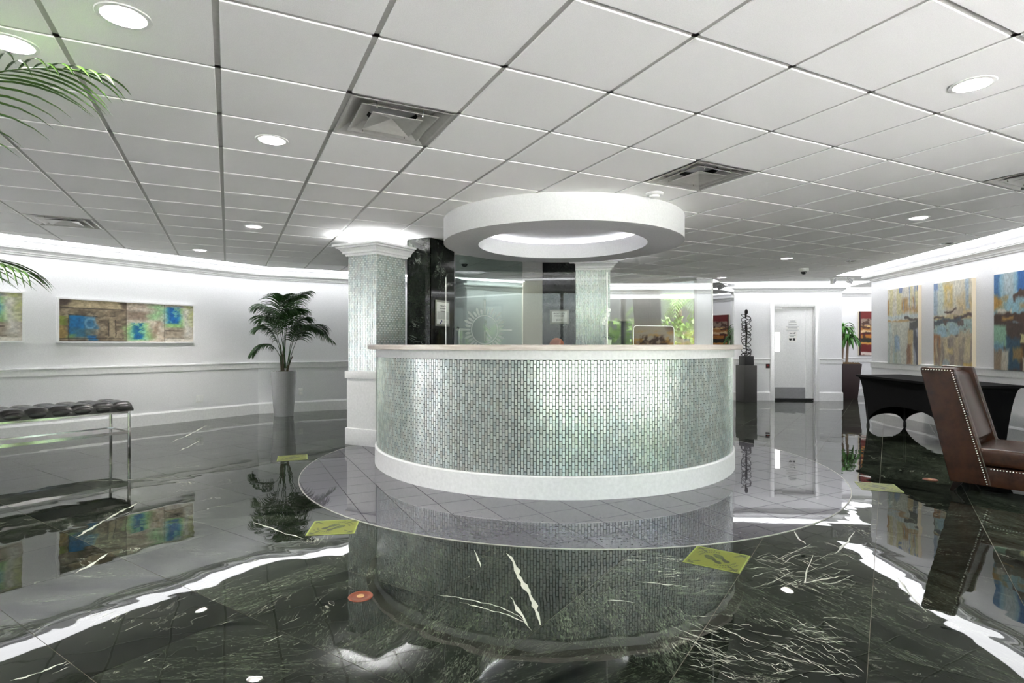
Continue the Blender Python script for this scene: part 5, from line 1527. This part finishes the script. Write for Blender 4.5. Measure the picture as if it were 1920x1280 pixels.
mon = thing('monitor_standin', 'monitor shape standing in for a dark reflection in the slotted screen', 'monitor', (mx, md + 0.1, 0.7545), math.radians(25))
MB().box(-0.14, 0.14, -0.015, 0.02, 0.40, 0.675).build('display', M_screen, mon, bevel=0.006)
MB().box(-0.025, 0.025, 0.0, 0.03, 0.02, 0.45).build('neck', M_screen, mon)
MB().box(-0.11, 0.11, -0.08, 0.10, 0.0, 0.018).build('base', M_screen, mon, bevel=0.004)

# ---------------------------------------------------------------- floor stickers and copper floor caps
def sticker_fn(u, v):
    p = Paint(u, v, (108, 114, 26))
    e = np.minimum.reduce([u, 1 - u, v, 1 - v])
    p.lay(np.clip((.025 - e) / .008, 0, 1), (150, 166, 84), .9)
    dk = (12, 18, 8)
    U, V = u, v
    c_, s_ = math.cos(PI / 4), math.sin(PI / 4)
    q, t = (u - .5) * c_ - (v - .5) * s_ , (u - .5) * s_ + (v - .5) * c_      # t runs towards the far right corner (toes)
    for cx in (-.095, .095):
        r = np.hypot((q - cx) / .078, (t - .09) / .145); p.lay(np.clip((1 - r) / .12, 0, 1), dk, .95)
        r = np.hypot((q - cx * .9) / .060, (t + .165) / .085); p.lay(np.clip((1 - r) / .12, 0, 1), dk, .95)
        p.lay(((np.abs(q - cx * .93) < .034) & (np.abs(t + .05) < .09)) * 1.0, dk, .9)
        p.lay(((np.abs(q - cx) < .05) & (np.abs(t - .09) < .10) & (np.sin(t * 150) > .7)) * 1.0, (120, 136, 40), .8)
    rr, th = np.hypot(q, t), np.arctan2(t, q)
    for sg in (1, -1):
        p.lay(((rr > .315) & (rr < .355) & (np.abs(sg * th - PI / 2) < .75) & (np.sin(th * 44) > -.2)) * 1.0, dk, .85)
        p.lay(((rr > .40) & (rr < .435) & (np.abs(sg * th - PI / 2) < .5) & (np.sin(th * 52) > -.1)) * 1.0, dk, .8)
    for x0, y0, sx, sy in ((.05, .06, 1, 1), (.95, .06, -1, 1), (.05, .94, 1, -1), (.95, .94, -1, -1)):
        a, b = (u - x0) * sx, (v - y0) * sy
        p.lay(((a > 0) & (b > 0) & (a + b < .15) & (np.sin(a * 190) * np.sin(b * 150) > -.35)) * 1.0, dk, .9)
        p.lay(((np.abs(a - b) < .02) & (a > .05) & (a < .19)) * 1.0, dk, .8)
    return p.c
SLAB = [('lime green footprint sticker on the marble nearest the left end of the desk', (-1.172, 3.742), 8.5), ('lime green footprint sticker on the marble in front of the desk, by the slab joint', (1.148, 3.187), 57.0),
        ('lime green floor sticker in front of the silver potted palm', (-2.33, 6.04), 20.0), ('lime green floor sticker between the grey disc and the leather chair', (3.09, 4.80), 70.0)]
st0 = None
for lab, (x, y), a in SLAB:
    if st0 is None:
        st0 = thing('floor_sticker', lab, 'floor sticker', (x, y, 0.0006), math.radians(a), 'lime green distancing stickers on the floor')
        MB().box(-0.15, 0.15, -0.15, 0.15, 0.0, 0.0008).build('vinyl', plain('lime_vinyl', (108, 114, 26), 0.4, 0, 0.02), st0)
        painted_grid('print', 0.298, 0.298, 110, 110, sticker_fn, M_print, st0, 0.0014, flat=True)
    else: dup(st0, (x, y, 0.0006), math.radians(a), lab)
cc0 = None
for (x, y), lab in (((-0.722, 2.713), 'round copper floor outlet cap in the marble in front of the desk'), ((3.72, 5.06), 'round copper floor outlet cap beside the leather chair')):
    if cc0 is None:
        cc0 = thing('copper_outlet', lab, 'floor outlet', (x, y, 0.0), 0, 'copper caps set in the marble floor')
        MB().lathe([(0.0585, 0.0002), (0.057, 0.003), (0.046, 0.0035), (0.044, 0.0025), (0.022, 0.0025), (0.001, 0.0025)], 40).build('rim', M_copper, cc0, True)
        MB().lathe([(0.018, 0.0022), (0.017, 0.0042), (0.001, 0.0046)], 28).build('centre', M_brass, cc0, True)
    else: dup(cc0, (x, y, 0.0), 0, lab)

# ---------------------------------------------------------------- garden outside the windows
MB().box(-40, 60, -60, 40, -0.22, -0.12).build('lawn', M_lawn, None, kind='structure')
MB().prism([(-7.6, 5.5), (-9.6, 2.35), (-5.1, -2.72), (5.4, -2.75), (6.05, 3.2), (22, 5.0), (22, -18), (-26, -18), (-26, 9), (-10, 9)][::-1], -0.119, -0.05).build('path', M_pave, None, kind='structure')  # unseen paving, widened so neutral daylight bounces indoors
MB().prism([(-9.8, 2.3), (-5.1, -2.9), (5.6, -2.9), (6.1, 2.9), (7.6, 9.5), (11, 9.8), (11, 15.2), (-3, 15.2), (-2.2, 11.8), (-4.7, 10.2)][::-1], 2.71, 2.95).build('roof', M_board, None, kind='structure')
def hedge(lab, x0, x1, y0, y1, h, seed):
    r = np.random.default_rng(seed); n = 5200
    L = max(x1 - x0, y1 - y0)
    p = r.random((n, 3)) * [x1 - x0, y1 - y0, h] + [x0, y0, -0.12]
    vs = []; fs = []
    for i in range(n):
        a = Vector(r.normal(0, 1, 3)).normalized(); b = a.cross(Vector(r.normal(0, 1, 3))).normalized(); s = 0.05 + 0.05 * r.random()
        q = Vector(p[i]); k = len(vs)
        vs += [q - a * s, q + b * s * 0.6, q + a * s, q - b * s * 0.6]; fs.append((k, k + 1, k + 2, k + 3))
    o = MB().add(vs, fs).build('hedge', M_hedge, None, kind='stuff')
    tag(o, lab, 'hedge', 'clipped hedges in the garden')
hedge('clipped green hedge outside the side windows', 9.6, 10.5, -6, 4.6, 2.0, 1)
hedge('clipped green hedge outside the front windows', -4, 9, -9.4, -8.2, 1.2, 2)
def palm_tree(x, y, h, lab, seed):
    t = thing('palm_tree', lab, 'tree', (x, y, -0.12), 0, 'palm trees in the garden')
    MB().tube([(0, 0, 0), (0.08, 0, h * 0.4), (0.0, 0.05, h * 0.8), (0, 0, h)], [0.16, 0.13, 0.11, 0.10], 12).build('trunk', M_bark, t, True)
    for k in range(11):
        a = k * 2 * PI / 11 + seed; c, s = math.cos(a), math.sin(a)
        frond(t, [(0, 0, h), (0.5 * c, 0.5 * s, h + 0.7), (1.2 * c, 1.2 * s, h + 0.6), (1.8 * c, 1.8 * s, h - 0.3)], 0.5, M_hedge, 16, 0.2, 0.02, 0.7, seed * 20 + k, 0.015)
palm_tree(13.5, -1.6, 2.4, 'palm tree outside the side windows', 1)
palm_tree(3.5, -11.5, 2.6, 'palm tree outside the front windows', 2)
# sheer curtain gathered at the side window
nfold = 60; vs = []; fs = []
cd_ = Vector((U4[0] - U3[0], U4[1] - U3[1])).normalized(); cn = Vector((cd_.y, -cd_.x))
for i in range(nfold + 1):
    s = 0.55 + 0.55 * i / nfold; o_ = 0.17 + 0.03 * math.sin(i * 1.3)
    for z in (0.02, 1.2, 2.32):
        q_ = Vector(U3) + cd_ * (s - (0.0 if z > 2 else 0.2 * (s - 0.5))) + cn * o_
        vs.append((q_.x, q_.y, z))
for i in range(nfold):
    for r in range(2):
        a = i * 3 + r; fs.append((a, a + 3, a + 4, a + 1))
o = MB().add(vs, fs).build('sheer_curtain', M_curtain, None, True)
tag(o, 'pale sheer curtain gathered at the edge of the side window', 'curtain')
